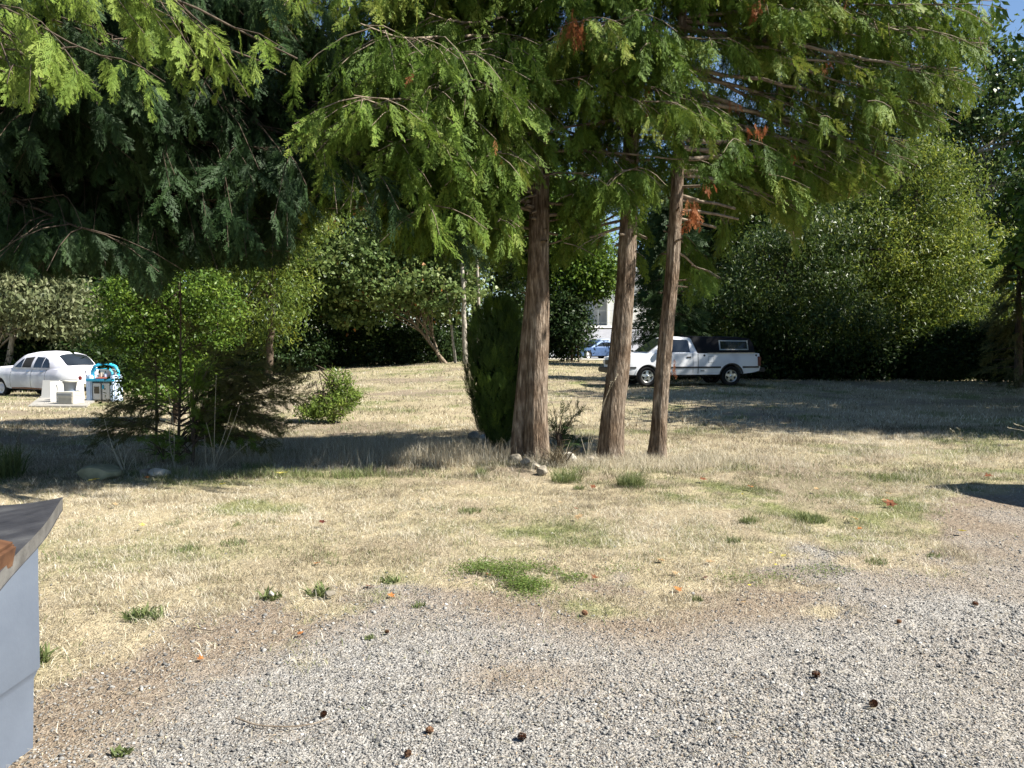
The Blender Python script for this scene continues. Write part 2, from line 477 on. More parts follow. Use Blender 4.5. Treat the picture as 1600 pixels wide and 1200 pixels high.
CROWN_EDGE = [(-900, 440), (0, 425), (60, 440), (200, 430), (235, 480), (275, 425), (440, 425), (470, 400), (505, 345), (580, 340), (600, 400), (700, 425),
              (820, 440), (880, 425), (940, 400), (1000, 440), (1060, 490), (1130, 475), (1150, 370), (1190, 330), (1250, 410), (1268, 330), (1400, 300),
              (1450, 240), (1530, 175), (1555, 90), (1600, -60), (3000, -60)]
def crown_ok(P, slack=0):
    P = np.asarray(P, float)
    px, py = project(P)
    e = np.array(CROWN_EDGE)
    lim = np.interp(px, e[:, 0], e[:, 1])
    f = P[:, 1] < 10.45
    lim = np.where(f & (px > 812) & (px < 872), 300, lim)
    lim = np.where(f & (px > 958) & (px < 1000), 385, lim)
    lim = np.where(f & (px > 1036) & (px < 1078), 300, lim)
    return py < lim + slack

def add_fronds(acc, pos, d, size, level, vbase, r, clip=True, spread=.12, slack=0):
    pos = np.asarray(pos); d = unit(np.asarray(d)); size = np.asarray(size); vbase = np.asarray(vbase)
    tip = pos + d * size[:, None] * .95 + np.array([0, 0, -.12]) * size[:, None]
    if clip:
        ok = crown_ok(tip, slack) & crown_ok(pos, slack)
        pos, d, size, vbase = pos[ok], d[ok], size[ok], vbase[ok]
    n = len(pos)
    if n == 0: return
    hint = r.normal(size=(n, 3)); hint[:, 2] = np.abs(hint[:, 2]) * .8 + .25
    Rm = frames(d, hint)
    vals = np.clip(vbase + r.normal(0, spread, n), 0, 1)
    T = {'H': FR_H, 'M': FR_M, 'L': FR_L}[level]
    k = r.integers(0, len(T), n)
    for q, t in enumerate(T):
        s = k == q
        stamp(acc, t, pos[s], Rm[s], size[s], vals[s])

def thin_side(p):
    """the low right side of the three cedars is thin, so that the sun reaches the stems"""
    x, y, z = p
    return abs(y - (10.3 - .20 * (x - 1.5))) < .62 and ((z - (x - 2.2) < 3.1 and x > 2.5) or (z - (x - .5) < 2.5 and x > .95))
def cedar_tree(root, trunk_fn, zs, lens, az_fn, level_fn, mat, seed, front=1.0, back=1.0, ustart=.16, rise=(-.25, .12), bark='twig', frond_size=(.18, .46), tw_step=.17, fr_per=5, vcol=.45,
               dead=0, extra=None, droop=.9, branch_r=.03, clip=True, slack=0):
    """limbs leave the trunk, carry side twigs, and sprays hang from these"""
    r = np.random.default_rng(seed)
    accH = Acc(); accB = Acc(); accD = Acc()
    specs = []
    for z, L_ in zip(zs, lens):
        az0 = az_fn(r, z)
        specs.append((trunk_fn(z), az0, L_ * r.uniform(.8, 1.15) * (1 - (1 - front) * max(0, -math.sin(az0)) * (z < 7.0)) * (1 - (1 - back) * max(0, math.sin(az0))), r.uniform(*rise), None))
    for e in (extra or []): specs.append(e)
    for (p0, az, L_, rise, tipz) in specs:
        n = max(5, int(L_ / .25))
        t = np.linspace(0, 1, n)
        daz = r.uniform(-.35, .35)
        ang = az + daz * t
        st = np.stack([np.cos(ang), np.sin(ang), np.zeros(n)], 1) * (L_ / (n - 1))
        pts = np.cumsum(st, 0) - st[0] + np.array(p0)
        pts[:, 2] += L_ * (rise * t - .38 * t ** 2 + .22 * t ** 3.5) + r.normal(0, .02, n).cumsum()
        pk = pts
        if clip:
            ok = crown_ok(pts, 25 + min(slack, 0) * 1.0)
            if not ok[:2].all() and ok.sum() == 0: continue
            # cut the limb where it would leave the crown
            ok &= crown_ok(pts + np.array([0, 0, -.3]), 25 + min(slack, 0)) | (np.arange(n) < 2)
            ok &= ~np.array([thin_side(p_) and q_ > 1 for q_, p_ in enumerate(pts)])
            bad = np.where(~ok)[0]
            if len(bad): pk = pts[:max(2, bad[0])]
        Vt, Ft = tube(pk, np.linspace(branch_r * (.5 + L_ / 6), .006, n)[:len(pk)], 5)
        accB.add(Vt, Ft)
        # side twigs
        ntw = max(2, int(L_ / tw_step))
        P = []; D = []; S = []; VB = []
        tone = r.normal(0, .12)
        for k in range(ntw):
            u = ustart + (1 - ustart) * (k + r.random()) / ntw
            f = u * (n - 1); i = min(int(f), n - 2)
            b = pts[i] + (pts[i + 1] - pts[i]) * (f - i)
            a2 = ang[i] + r.choice([-1, 1]) * R(r.uniform(25, 80))
            tl = (L_ * .24 + .15) * (1.1 - .6 * abs(u - .45)) * r.uniform(.6, 1.2)
            m_ = 4
            tt = np.linspace(0, 1, m_)[:, None]
            dirv = np.array([math.cos(a2), math.sin(a2), -.15])
            tp = b + dirv * tl * tt + np.array([0, 0, -1.]) * (tt ** 2) * tl * r.uniform(.2, .55) * droop
            if thin_side(tp[0]) or thin_side(tp[2]): continue
            if clip and not crown_ok(tp + np.array([0, 0, -.22]), 10 + slack)[:3].all(): continue
            tp2 = tp
            if clip:
                o2 = crown_ok(tp, slack)
                if not o2.all(): tp2 = tp[:max(2, int(np.argmin(o2)))]
            Vt, Ft = tube(tp2, np.linspace(.008, .003, m_)[:len(tp2)], 3)
            accB.add(Vt, Ft)
            for q in range(fr_per):
                uu = (q + r.random()) / fr_per
                j = min(int(uu * (m_ - 1)), m_ - 2)
                p = tp[j] + (tp[j + 1] - tp[j]) * (uu * (m_ - 1) - j)
                a3 = a2 + r.choice([-1, 1]) * R(r.uniform(10, 70))
                dd = np.array([math.cos(a3), math.sin(a3), 0]) * r.uniform(.12, .8) + np.array([0, 0, -1]) * r.uniform(.5, 1.25) * droop
                P.append(p); D.append(dd); S.append(r.uniform(*frond_size) * (1.25 if tp[0][2] > 6.6 else 1)); VB.append(vcol + tone + .12 * uu)
        if not P: continue
        lv = level_fn(pts[n // 2])
        P = np.array(P); D = np.array(D); S = np.array(S); VB = np.array(VB)
        if len(P) == 0: continue
        if dead and lv != 'L':
            dm = r.random(len(P)) < dead
            if dm.any(): add_fronds(accD, P[dm], D[dm], S[dm] * .6, lv, VB[dm] * 0 + .5, r, clip, .2, slack)
            P, D, S, VB = P[~dm], D[~dm], S[~dm], VB[~dm]
        if len(P): add_fronds(accH, P, D, S, lv, VB, r, clip, slack=slack)
    loc = root.location[:]
    accH.build('crown', mat, root, loc=loc)
    accB.build('branches', M[bark], root, smooth=True, loc=loc)
    accD.build('dead_foliage', M['dead'], root, loc=loc)

# ---- bark trunk with fluted strips
def bark_trunk(acc, path, radii, seg=56, rings=150, seed=0, flare=.34, ridge=.06):
    path = np.asarray(path, float)
    s = np.linspace(0, 1, len(path)); u = np.linspace(0, 1, rings)
    P = np.stack([np.interp(u, s, path[:, k]) for k in range(3)], 1)
    rad = np.interp(u, s, radii)
    an = np.linspace(0, 2 * np.pi, seg, endpoint=False)
    A, H = np.meshgrid(an, P[:, 2])
    k = seed * 31.7
    cx, cy = np.cos(A), np.sin(A)
    rid = fbm(cx * 5 + k + H * .25, cy * 5 + k * .7 + H * .18, 3) - .5
    fine = fbm(cx * 16 + k + H * .3, cy * 16 + H * .3, 2) - .5
    lump = fbm(cx * 1.3 + k, H * 1.1 + cy) - .5
    h0 = H - P[0, 2]
    fl = flare * np.exp(-h0 / .22) * (1 + .8 * np.cos(3 * A + seed))
    Rr = rad[:, None] * (1 + ridge * 2.6 * rid + ridge * 1.6 * fine + .22 * lump + fl)
    V = np.stack([P[:, 0][:, None] + Rr * cx, P[:, 1][:, None] + Rr * cy, H], -1).reshape(-1, 3)
    i, j = np.meshgrid(np.arange(rings - 1), np.arange(seg), indexing='ij'); i = i.ravel(); j = j.ravel(); j2 = (j + 1) % seg
    acc.add(V, np.stack([i * seg + j, i * seg + j2, (i + 1) * seg + j2, (i + 1) * seg + j], 1))

def path_px(pts):  # [(px,py,Y)]
    return np.array([at(*p)[:] for p in pts])

TR = []
def trunk_tree(name, label, pts, radii, ztop, seed, second=None):
    P = path_px(pts)
    base = P[0].copy(); P[0, 2] = gz(base[0], base[1]) - .12
    d = P[-1] - P[-2]; d = d / d[2]
    # the stem goes on above the frame
    P = np.vstack([P, P[-1] + d * .3 * 2.0, [P[-1][0] + d[0] * .5, P[-1][1], ztop]])
    radii = list(radii) + [radii[-1] * .8, .03]
    # equal-ish spacing param by z
    root = thing(name, label, 'tree', (base[0], base[1], gz(base[0], base[1])), group='tall cedars in the middle of the field')
    acc = Acc()
    zs_ = P[:, 2]
    zz = np.linspace(zs_[0], zs_[-1], 60)
    PP = np.stack([np.interp(zz, zs_, P[:, 0]), np.interp(zz, zs_, P[:, 1]), zz], 1)
    rr = np.interp(zz, zs_, radii)
    bark_trunk(acc, PP, rr, seed=seed, rings=260)
    if second:
        Q = path_px(second[0]); Q[0, 2] = P[0, 2]
        zz2 = np.linspace(Q[0, 2], Q[-1, 2], 30)
        QQ = np.stack([np.interp(zz2, Q[:, 2], Q[:, 0]), np.interp(zz2, Q[:, 2], Q[:, 1]), zz2], 1)
        bark_trunk(acc, QQ, np.interp(zz2, Q[:, 2], second[1]), seed=seed + 5, rings=120, flare=.2)
    # stubs of dead limbs
    r = np.random.default_rng(seed)
    for k in range(7):
        z = r.uniform(2.2, 4.2); p = np.array([np.interp(z, zz, PP[:, 0]), np.interp(z, zz, PP[:, 1]), z])
        a = r.uniform(0, 6.28) if k % 2 else R(r.choice([0, 180]) + r.uniform(-30, 30) - 20); l = r.uniform(.12, .3)
        Vt, Ft = tube([p, p + np.array([math.cos(a) * l, math.sin(a) * l, r.uniform(-.03, .08)])], [.018, .009], 6)
        acc.add(Vt, Ft)
    tk = acc.build('trunk', M['bark'], root, smooth=True, loc=root.location[:])
    fn = lambda z: np.array([np.interp(z, zz, PP[:, 0]), np.interp(z, zz, PP[:, 1]), z])
    return root, fn
lvl = lambda p: ('L' if p[2] > 6.6 or p[1] > 15 else 'M' if p[1] > 8.7 else 'H')

r1, f1 = trunk_tree('cedar_tree', 'thickest of the three cedar trunks, forked low down, beside the dense round shrub',
                    [(838, 724, 10.3), (837, 640, 10.3), (839, 560, 10.3), (841, 430, 10.3), (843, 300, 10.3), (845, 120, 10.3), (845, -60, 10.3)],
                    [.152, .15, .15, .142, .13, .105, .09], 12.5, 1,
                    second=([(808, 710, 10.34), (815, 640, 10.36), (824, 540, 10.36), (834, 420, 10.33)], [.115, .105, .10, .08]))
r2, f2 = trunk_tree('cedar_tree', 'middle leaning cedar trunk in front of the bonnet of the white pickup',
                    [(952, 715, 10.5), (957, 640, 10.5), (968, 560, 10.5), (978, 430, 10.5), (984, 300, 10.5), (990, 120, 10.5), (995, -60, 10.5)],
                    [.165, .155, .145, .125, .11, .09, .07], 12, 2)
r3, f3 = trunk_tree('cedar_tree', 'slimmest pale cedar trunk, rightmost of the three, in front of the pickup door',
                    [(1027, 716, 10.6), (1031, 640, 10.6), (1039, 540, 10.6), (1050, 430, 10.6), (1058, 300, 10.6), (1064, 120, 10.6), (1068, -60, 10.6)],
                    [.115, .105, .10, .092, .08, .065, .05], 11, 3)
def lens_for(zs, lo, hi, z0, z1): return [np.interp(z, [z0, (z0 + z1) * .35, z1], [lo, hi, .5]) for z in zs]
anyaz = lambda r, z: r.uniform(0, 2 * math.pi)
zA = list(np.linspace(2.95, 6.8, 48)) + list(np.linspace(6.9, 12, 56))
rq = random.Random(5)
ex1 = []
for k_ in range(34):
    z_ = 3.6 + 4.6 * k_ / 33
    ex1.append((f1(z_), R(rq.uniform(188, 232)), rq.uniform(1.8, 3.6) * (1 if z_ > 4.4 else .8), rq.uniform(-.22, .1), None))
for k_ in range(16):
    z_ = 3.3 + 1.3 * k_ / 15
    ex1.append((f1(z_), R(rq.uniform(192, 235)), rq.uniform(2.0, 3.2), rq.uniform(-.02, .16), None))
for k_ in range(10):
    z_ = 4.2 + 3.4 * k_ / 9
    ex1.append((f1(z_), R(rq.uniform(232, 262)), rq.uniform(1.6, 2.4), rq.uniform(-.2, .1), None))
cedar_tree(r1, f1, zA, lens_for(zA, 2.3, 2.7, 3, 12.5), anyaz, lvl, M['cedar'], 21, dead=.003, fr_per=10, extra=ex1, front=.55, back=.32, droop=1.1)
cedar_tree(r2, f2, zA, lens_for(zA, 1.9, 2.6, 3, 12.5), anyaz, lvl, M['cedar'], 22, dead=.008, fr_per=10, vcol=.4, front=.6, back=.32, droop=1.1)
rightish = lambda r, z: r.normal(R(22), .75)
zC = list(np.linspace(2.85, 6.8, 38)) + list(np.linspace(6.9, 10.6, 26))
ex3 = []
for k_ in range(22):
    z_ = 3.9 + 3.3 * k_ / 21
    ex3.append((f3(z_), R(rq.uniform(-8, 26)), rq.uniform(3.2, 4.5), rq.uniform(-.05, .22), None))
cedar_tree(r3, f3, zC, lens_for(zC, 2.0, 3.6, 2.9, 11), rightish, lvl, M['cedar'], 23, dead=.008, fr_per=9, vcol=.5, front=.5, back=.4, extra=ex3)
# lit fringe of long hanging limbs left of the forked trunk


# left hand cedars whose stems stand outside the frame
def side_cedar(label, x, y, top, rad, seed, zs, lens, az, mat, **kw):
    root = thing('cedar_tree', label, 'tree', (x, y, gz(x, y)), group='cedars overhanging from the left')
    acc = Acc()
    zz = np.linspace(gz(x, y) - .1, top, 30)
    bark_trunk(acc, np.stack([np.full(30, x), np.full(30, y), zz], 1), np.linspace(rad, .04, 30), seed=seed, rings=80)
    acc.build('trunk', M['bark'], root, smooth=True, loc=root.location[:])
    cedar_tree(root, lambda z: np.array([x, y, z]), zs, lens, az, lvl, mat, seed, **kw)
    return root
zL = list(np.linspace(2.9, 7, 44)) + list(np.linspace(7.1, 12, 22))
side_cedar('cedar canopy coloured dark for its shade, hanging over the upper left of the field', -7.4, 9.2, 13, .28, 31, zL, lens_for(zL, 4.6, 6.0, 3, 13),
           lambda r, z: r.normal(R(-2), .5), M['cedar_dark_shade'], tw_step=.13, fr_per=13, frond_size=(.22, .5), vcol=.3, front=.3, back=.6, bark='dark_bark', droop=1.2)
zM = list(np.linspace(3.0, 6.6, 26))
side_cedar('second cedar coloured dark for shade behind the left canopy, sprays reaching the forked trunk', -9.4, 12.6, 11, .24, 32, zM, lens_for(zM, 5.4, 6.2, 3, 11),
           lambda r, z: r.normal(R(-11), .14), M['cedar_dark_shade'], tw_step=.13, fr_per=11, frond_size=(.25, .55), vcol=.3, bark='dark_bark', droop=1.2)
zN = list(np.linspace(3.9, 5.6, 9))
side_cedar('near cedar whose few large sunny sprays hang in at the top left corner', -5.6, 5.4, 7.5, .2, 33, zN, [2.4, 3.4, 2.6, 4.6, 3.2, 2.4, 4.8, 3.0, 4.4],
           lambda r, z: r.normal(R(14), .22), M['cedar_sunlit'], tw_step=.3, fr_per=7, frond_size=(.2, .42), vcol=.5, ustart=.3, droop=1.4, slack=-260, bark='dark_bark', branch_r=.018)
def dead_sprays(root, pts, seed):
    r = np.random.default_rng(seed); acc = Acc()
    for (px, py, Yd, w, h, n) in pts:
        s_ = Yd / FPX
        c_ = np.array(at(px, py - h * .6, Yd)[:])
        P = c_ + r.normal(size=(n, 3)) * np.array([w * s_ * .3, w * s_ * .3, h * s_ * .22])
        D = r.normal(0, .28, (n, 3)) + np.array([0, 0, -1.])
        add_fronds(acc, P, D, r.uniform(.5, 1, n) * h * s_, 'M', np.full(n, .5), r, clip=False, spread=.2)
    acc.build('dead_foliage', M['dead'], root, loc=root.location[:])
dead_sprays(r1, [(898, 55, 8.8, 22, 38, 22)], 901)
dead_sprays(r2, [(987, 290, 10.25, 10, 50, 12), (1010, 150, 9.6, 14, 20, 8)], 902)
dead_sprays(r3, [(1080, 345, 10.3, 20, 34, 20), (1105, 300, 10.2, 14, 20, 10), (1185, 210, 9.9, 22, 20, 14), (1180, 20, 9.6, 26, 24, 14), (1053, 588, 10.56, 3, 20, 5), (1150, 165, 10, 14, 14, 8), (1290, 110, 10.4, 14, 14, 8), (1225, 15, 10, 10, 16, 8), (1240, 250, 10.4, 10, 12, 6)], 903)

# ------------------------------------------------------------------ generic leafy trees
def leaf_tmpl(bend=.25, wid=.5):
    V = np.array([[0, 0, 0], [.45, wid / 2, .06], [1, 0, -bend], [.45, -wid / 2, .06]], np.float32)
    return V, np.array([[0, 1, 2, 3]]), np.zeros(4, np.float32)
LEAF = leaf_tmpl(); LEAFN = leaf_tmpl(.3, .28); LEAFW = leaf_tmpl(.15, .8)

def leafy(root, lobes, ncl, per, size, mat, seed, stems=(), stem_mat=None, cl_r=.5, tmpl=LEAF, flat=.6, hang=.2, shell=.5, limbs=18, up=.5, stem_seg=7, vspread=.14):
    r = np.random.default_rng(seed)
    lobes = [(np.array(c, float), np.array(q, float)) for c, q in lobes]
    w = np.array([q[0] * q[1] * q[2] for c, q in lobes]) ** .67; w /= w.sum()
    k = r.choice(len(lobes), ncl, p=w)
    C = np.array([l[0] for l in lobes])[k]; Q = np.array([l[1] for l in lobes])[k]
    d = unit(r.normal(size=(ncl, 3)))
    rad = shell + (1 - shell) * r.random(ncl) ** .6
    bump = .82 + .36 * fbm(d[:, 0] * 3 + seed, d[:, 2] * 3 + d[:, 1] * 2)
    cen = C + d * Q * (rad * bump)[:, None]
    keep = cen[:, 2] > g(cen[:, 0], cen[:, 1]) + .1
    cen = cen[keep]; d = d[keep]; ncl = len(cen)
    tone = r.normal(.5, vspread, ncl) + .08 * (vnoise(cen[:, 0] * .6, cen[:, 2] * .6) - .5)
    off = r.normal(size=(ncl, per, 3)) * cl_r * np.array([1, 1, flat]) * r.uniform(.5, 1.25, (ncl, 1, 1))
    P = (cen[:, None, :] + off).reshape(-1, 3)
    D = r.normal(size=(ncl * per, 3)); D[:, 2] -= hang; D += np.repeat(d, per, 0) * .5
    hint = r.normal(size=(ncl * per, 3)) * .7 + np.array([0, 0, up]) + np.repeat(d, per, 0) * .5
    vals = np.repeat(tone, per) + r.normal(0, .14, ncl * per)
    sz = size * r.uniform(.6, 1.25, ncl * per)
    ok = P[:, 2] > g(P[:, 0], P[:, 1]) + .02
    acc = Acc()
    stamp(acc, tmpl, P[ok], frames(D, hint)[ok], sz[ok], vals[ok])
    loc = root.location[:]
    acc.build('crown' if stems else 'foliage', mat, root, loc=loc)
    if stems:
        a2 = Acc()
        for pts, rr in stems:
            pts = np.asarray(pts, float)
            s = np.linspace(0, 1, len(pts)); u = np.linspace(0, 1, 16)
            PP = np.stack([np.interp(u, s, pts[:, q]) for q in range(3)], 1) + r.normal(0, rr[0] * .12, (16, 3))
            Vt, Ft = tube(PP, np.interp(u, np.linspace(0, 1, len(rr)), rr), stem_seg); a2.add(Vt, Ft)
            for q in r.choice(ncl, min(limbs, ncl), replace=False):
                i = r.integers(6, 15); b = PP[i]; e = cen[q]
                if np.linalg.norm(e - b) > max(Q[0]) * 1.6: continue
                m_ = (b + e) / 2 + r.normal(0, .15, 3) + np.array([0, 0, .2])
                Vt, Ft = tube([b, m_, e], [rr[-1] * .6 + .015, rr[-1] * .3 + .01, .008], 4); a2.add(Vt, Ft)
        a2.build('trunk', stem_mat or M['dark_bark'], root, smooth=True, loc=loc)

def tree(name, label, x, y, lobes, ncl, per, size, mat, seed, cat='tree', group=None, **kw):
    root = thing(name, label, cat, (x, y, gz(x, y)), group=group)
    leafy(root, lobes, ncl, per, size, mat, seed, **kw)
    return root
def stem(px, py, Y, px2, py2, rr=(.12, .05), Y2=None):
    a = at(px, py, Y); a.z = gz(a.x, a.y) - .1; b = at(px2, py2, Y2 or Y)
    return ([a[:], ((a + b) / 2 + Vector((.1, 0, 0)))[:], b[:]], list(rr))
def lobe(px, py, Y, w, h, dpt=None):
    """ellipsoid centred on a pixel, w,h half extents in photo pixels at depth Y"""
    c = at(px, py, Y); s = Y / FPX
    return (c[:], (w * s, dpt or w * s * .8, h * s))

# left: grey green tree over the old car
b = at(8, 600, 33)
tree('hazel_tree', 'grey green leafy tree hanging behind the roof of the old car', b.x, 33,
     [lobe(30, 460, 33, 105, 60), lobe(110, 490, 32.5, 45, 45), lobe(-30, 430, 33, 80, 80)], 330, 46, .24, M['leaf_grey'], 41,
     stems=[stem(2, 600, 33, 25, 480, (.16, .08)), stem(-20, 600, 33.3, 0, 470, (.14, .07))], stem_mat=M['pale_bark'], cl_r=.42, hang=.9)
# bright green shrub-tree behind the young cedars
b = at(262, 640, 15.5)
tree('holly_tree', 'bright glossy green small tree standing behind the bushy young cedar', b.x, 15.5,
     [lobe(235, 500, 15.5, 90, 72), lobe(310, 490, 15.6, 65, 80), lobe(260, 590, 15.5, 80, 40), lobe(210, 465, 15.4, 45, 45)], 420, 42, .085, M['leaf_bright'], 42,
     stems=[stem(270, 640, 15.5, 280, 440, (.06, .03)), stem(245, 640, 15.6, 225, 470, (.04, .02))], cl_r=.16, hang=.3)
b = at(420, 600, 38)
tree('conifer_tree', 'yellow green feathery tree rising behind the bushy young cedar', b.x, 38,
     [lobe(420, 340, 38, 75, 120), lobe(400, 460, 38, 90, 80), lobe(470, 300, 38.5, 60, 80)], 420, 46, .24, M['leaf_yellow'], 43,
     stems=[stem(420, 590, 38, 425, 330, (.2, .08))], cl_r=.5, hang=.6, tmpl=LEAFN)
# maple with leaning stem
b = at(700, 566, 44)
tree('maple_tree', 'leafy maple with pale stem leaning left at the far edge of the field', b.x, 44,
     [lobe(600, 430, 43, 110, 52), lobe(690, 450, 43.5, 70, 50), lobe(510, 420, 43, 60, 45), lobe(620, 370, 44, 110, 55), lobe(560, 480, 42.5, 60, 32)], 430, 48, .25, M['leaf_maple'], 44,
     stems=[stem(698, 566, 44, 628, 484, (.12, .06)), stem(690, 566, 44.2, 655, 470, (.08, .04))], stem_mat=M['twig'], cl_r=.5, tmpl=LEAFW)
for i, (x0, x1, y1, rr, lab) in enumerate([(727, 716, 330, .15, 'pale slender birch with the thicker curved stem, left of the dense round shrub'),
                                          (748, 741, 330, .11, 'pale slender birch nearest the dense round shrub'),
                                          (712, 690, 420, .08, 'thin low birch stem among the pale stems left of the round shrub')]):
    b = at(x0, 566, 42.3)
    tree('birch_tree', lab, b.x, 42.3 + i * .4, [lobe(x1 + 10, y1 - 20, 43.3 + i * .4, 60, 75)], 110, 44, .22, M['leaf_maple'], 50 + i,
         group='birches at the far edge of the field', limbs=6, stems=[stem(x0, 566, 42.3 + i * .4, x1, y1, (rr, rr * .55))], stem_mat=M['pale_bark'], cl_r=.45)
# right of the thick trunk
b = at(895, 566, 50)
tree('round_tree', 'small dark round tree on a short stem at the roadside between the trunks', b.x, 50, [lobe(884, 508, 50, 38, 52)], 180, 46, .25, M['leaf_dark'], 55,
     stems=[stem(893, 568, 50, 890, 500, (.1, .05)), stem(904, 568, 50.1, 897, 505, (.07, .04))], cl_r=.4)
b = at(880, 566, 54)
tree('ash_tree', 'mid green tree showing between the forked trunk and the leaning trunk', b.x, 54, [lobe(868, 420, 52, 45, 70), lobe(850, 340, 52, 80, 80), lobe(905, 380, 52, 40, 50), lobe(940, 420, 51, 36, 32), lobe(915, 445, 51, 30, 26), lobe(936, 440, 50.5, 28, 20)], 760, 46, .28, M['leaf_bright'], 56,
     stems=[stem(850, 566, 54, 860, 380, (.2, .1))], cl_r=.6)
# blue green conifer behind the truck
def conifer(label, px, py, Y, top_py, wpx, mat, seed, n=900, lv='M', fs=(.45, .8), name='cypress_tree', group=None):
    b = at(px, py, Y); b.z = gz(b.x, b.y)
    t = at(px, top_py, Y); W = wpx * Y / FPX
    root = thing(name, label, 'tree', b[:], group=group)
    r = np.random.default_rng(seed)
    acc = Acc(); a2 = Acc()
    Vt, Ft = tube([b[:], ((b + t) / 2)[:], t[:]], [.14, .1, .02], 8); a2.add(Vt, Ft)
    u = r.random(n) ** .8; H = t.z - b.z
    ang = r.uniform(0, 2 * np.pi, n); rad = W * (1.02 - u) ** .7 * r.uniform(.25, 1, n)
    P = np.stack([b.x + np.cos(ang) * rad, b.y + np.sin(ang) * rad, b.z + .15 + u * H - .12 * rad], 1)
    D = np.stack([np.cos(ang), np.sin(ang), np.full(n, -.45)], 1) + r.normal(0, .3, (n, 3))
    add_fronds(acc, P, D, r.uniform(*fs, n), lv, np.full(n, .5), r, clip=False)
    for k in range(0, n, 12):
        Vt, Ft = tube([[b.x, b.y, P[k, 2] + .1], P[k]], [.03, .01], 4); a2.add(Vt, Ft)
    acc.build('crown', mat, root, loc=root.location[:]); a2.build('trunk', M['dark_bark'], root, smooth=True, loc=root.location[:])
    return root
conifer('blue green conifer rising behind the bonnet of the white pickup', 1048, 580, 30, 300, 66, M['cedar_dark_shade'], 61, n=1300, fs=(.5, .95))
# large sunny tree on the right
b = at(1330, 580, 33)
tree('walnut_tree', 'big sunny yellow green tree with pointed top behind the pickup bed', b.x, 33,
     [lobe(1450, 330, 33, 80, 115), lobe(1360, 400, 33, 120, 105), lobe(1470, 460, 32, 110, 85), lobe(1400, 500, 31.5, 90, 60),
      lobe(1445, 250, 33.2, 32, 45), lobe(1540, 400, 33, 42, 50)], 1150, 62, .18, M['leaf_yellow'], 62,
     stems=[stem(1330, 580, 33, 1350, 330, (.28, .12)), stem(1370, 580, 33, 1440, 260, (.2, .08))], cl_r=.42, tmpl=LEAFN, hang=.8, vspread=.2)
b = at(1220, 580, 31.5)
tree('chestnut_tree', 'darker broad leafy tree directly behind the pickup bed, left of the sunny pointed tree', b.x, 31.5,
     [lobe(1230, 440, 31.5, 105, 90), lobe(1290, 510, 30.8, 110, 60), lobe(1160, 490, 30.5, 65, 60), lobe(1270, 380, 32, 80, 60)], 900, 58, .18, M['leaf_mid'], 66,
     stems=[stem(1220, 580, 31.5, 1230, 400, (.2, .08)), stem(1250, 580, 31.5, 1290, 430, (.13, .06))], cl_r=.42, tmpl=LEAFN, hang=.8, vspread=.22)
# poplar far right with sky through it
b = at(1500, 570, 42)
tree('poplar_tree', 'tall open poplar with grey slanting limb and sky gaps at the right edge', b.x, 42,
     [lobe(1530, 220, 42, 70, 60), lobe(1600, 170, 42, 60, 90), lobe(1570, 300, 42, 80, 60), lobe(1500, 120, 42.5, 80, 90), lobe(1650, 260, 42, 60, 110), lobe(1590, 110, 42, 40, 30), lobe(1470, 200, 42.5, 60, 70), lobe(1610, 380, 42, 60, 60)], 420, 52, .22, M['leaf_poplar'], 63,
     stems=[stem(1500, 570, 42, 1530, 250, (.3, .14)), (([*map(tuple, [at(1488, 265, 42)[:], at(1530, 235, 42)[:], at(1590, 195, 42)[:]])]), [.16, .1, .05]),
            (([*map(tuple, [at(1500, 330, 42)[:], at(1550, 290, 42)[:], at(1620, 255, 42)[:]])]), [.1, .07, .03])], stem_mat=M['pale_bark'], cl_r=.42, tmpl=LEAFW)
b = at(1590, 570, 36)
tree('laurel_tree', 'dark evergreen bush at the right edge behind the hedge', b.x, 36, [lobe(1585, 420, 36, 45, 70), lobe(1600, 330, 37, 40, 50), lobe(1540, 500, 35, 60, 40)], 260, 46, .22, M['leaf_dark'], 64,
     stems=[stem(1590, 575, 36, 1590, 400, (.2, .08))], cl_r=.4)
conifer('feathery bronze green cypress at the right edge above the dark hedge', 1592, 580, 26, 385, 55, M['cedar_brown'], 65, n=420)
# arborvitae hedge columns
for i, (px, tp) in enumerate([(1448, 522), (1472, 512), (1500, 505), (1538, 503), (1560, 508), (1585, 500), (1612, 498)]):
    Y = 29.5 - i * .25
    b = at(px, 580, Y); W = 17 * Y / FPX; top = at(px, tp, Y).z
    z0 = gz(b.x, b.y)
    lab = ['leftmost clipped column of the dark evergreen hedge', 'second column from the left in the dark hedge', 'third column from the left in the dark hedge', 'fourth column from the left in the dark hedge',
           'fifth column from the left in the dark hedge', 'sixth column from the left in the dark hedge', 'last column of the dark hedge, cut by the right edge'][i]
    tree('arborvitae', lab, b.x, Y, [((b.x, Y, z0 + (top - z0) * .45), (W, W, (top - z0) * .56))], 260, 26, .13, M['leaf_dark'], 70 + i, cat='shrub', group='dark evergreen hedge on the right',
         stems=[([(b.x, Y, z0 - .05), (b.x, Y, z0 + (top - z0) * .7)], [.05, .02])], cl_r=.13, limbs=0, shell=.4)
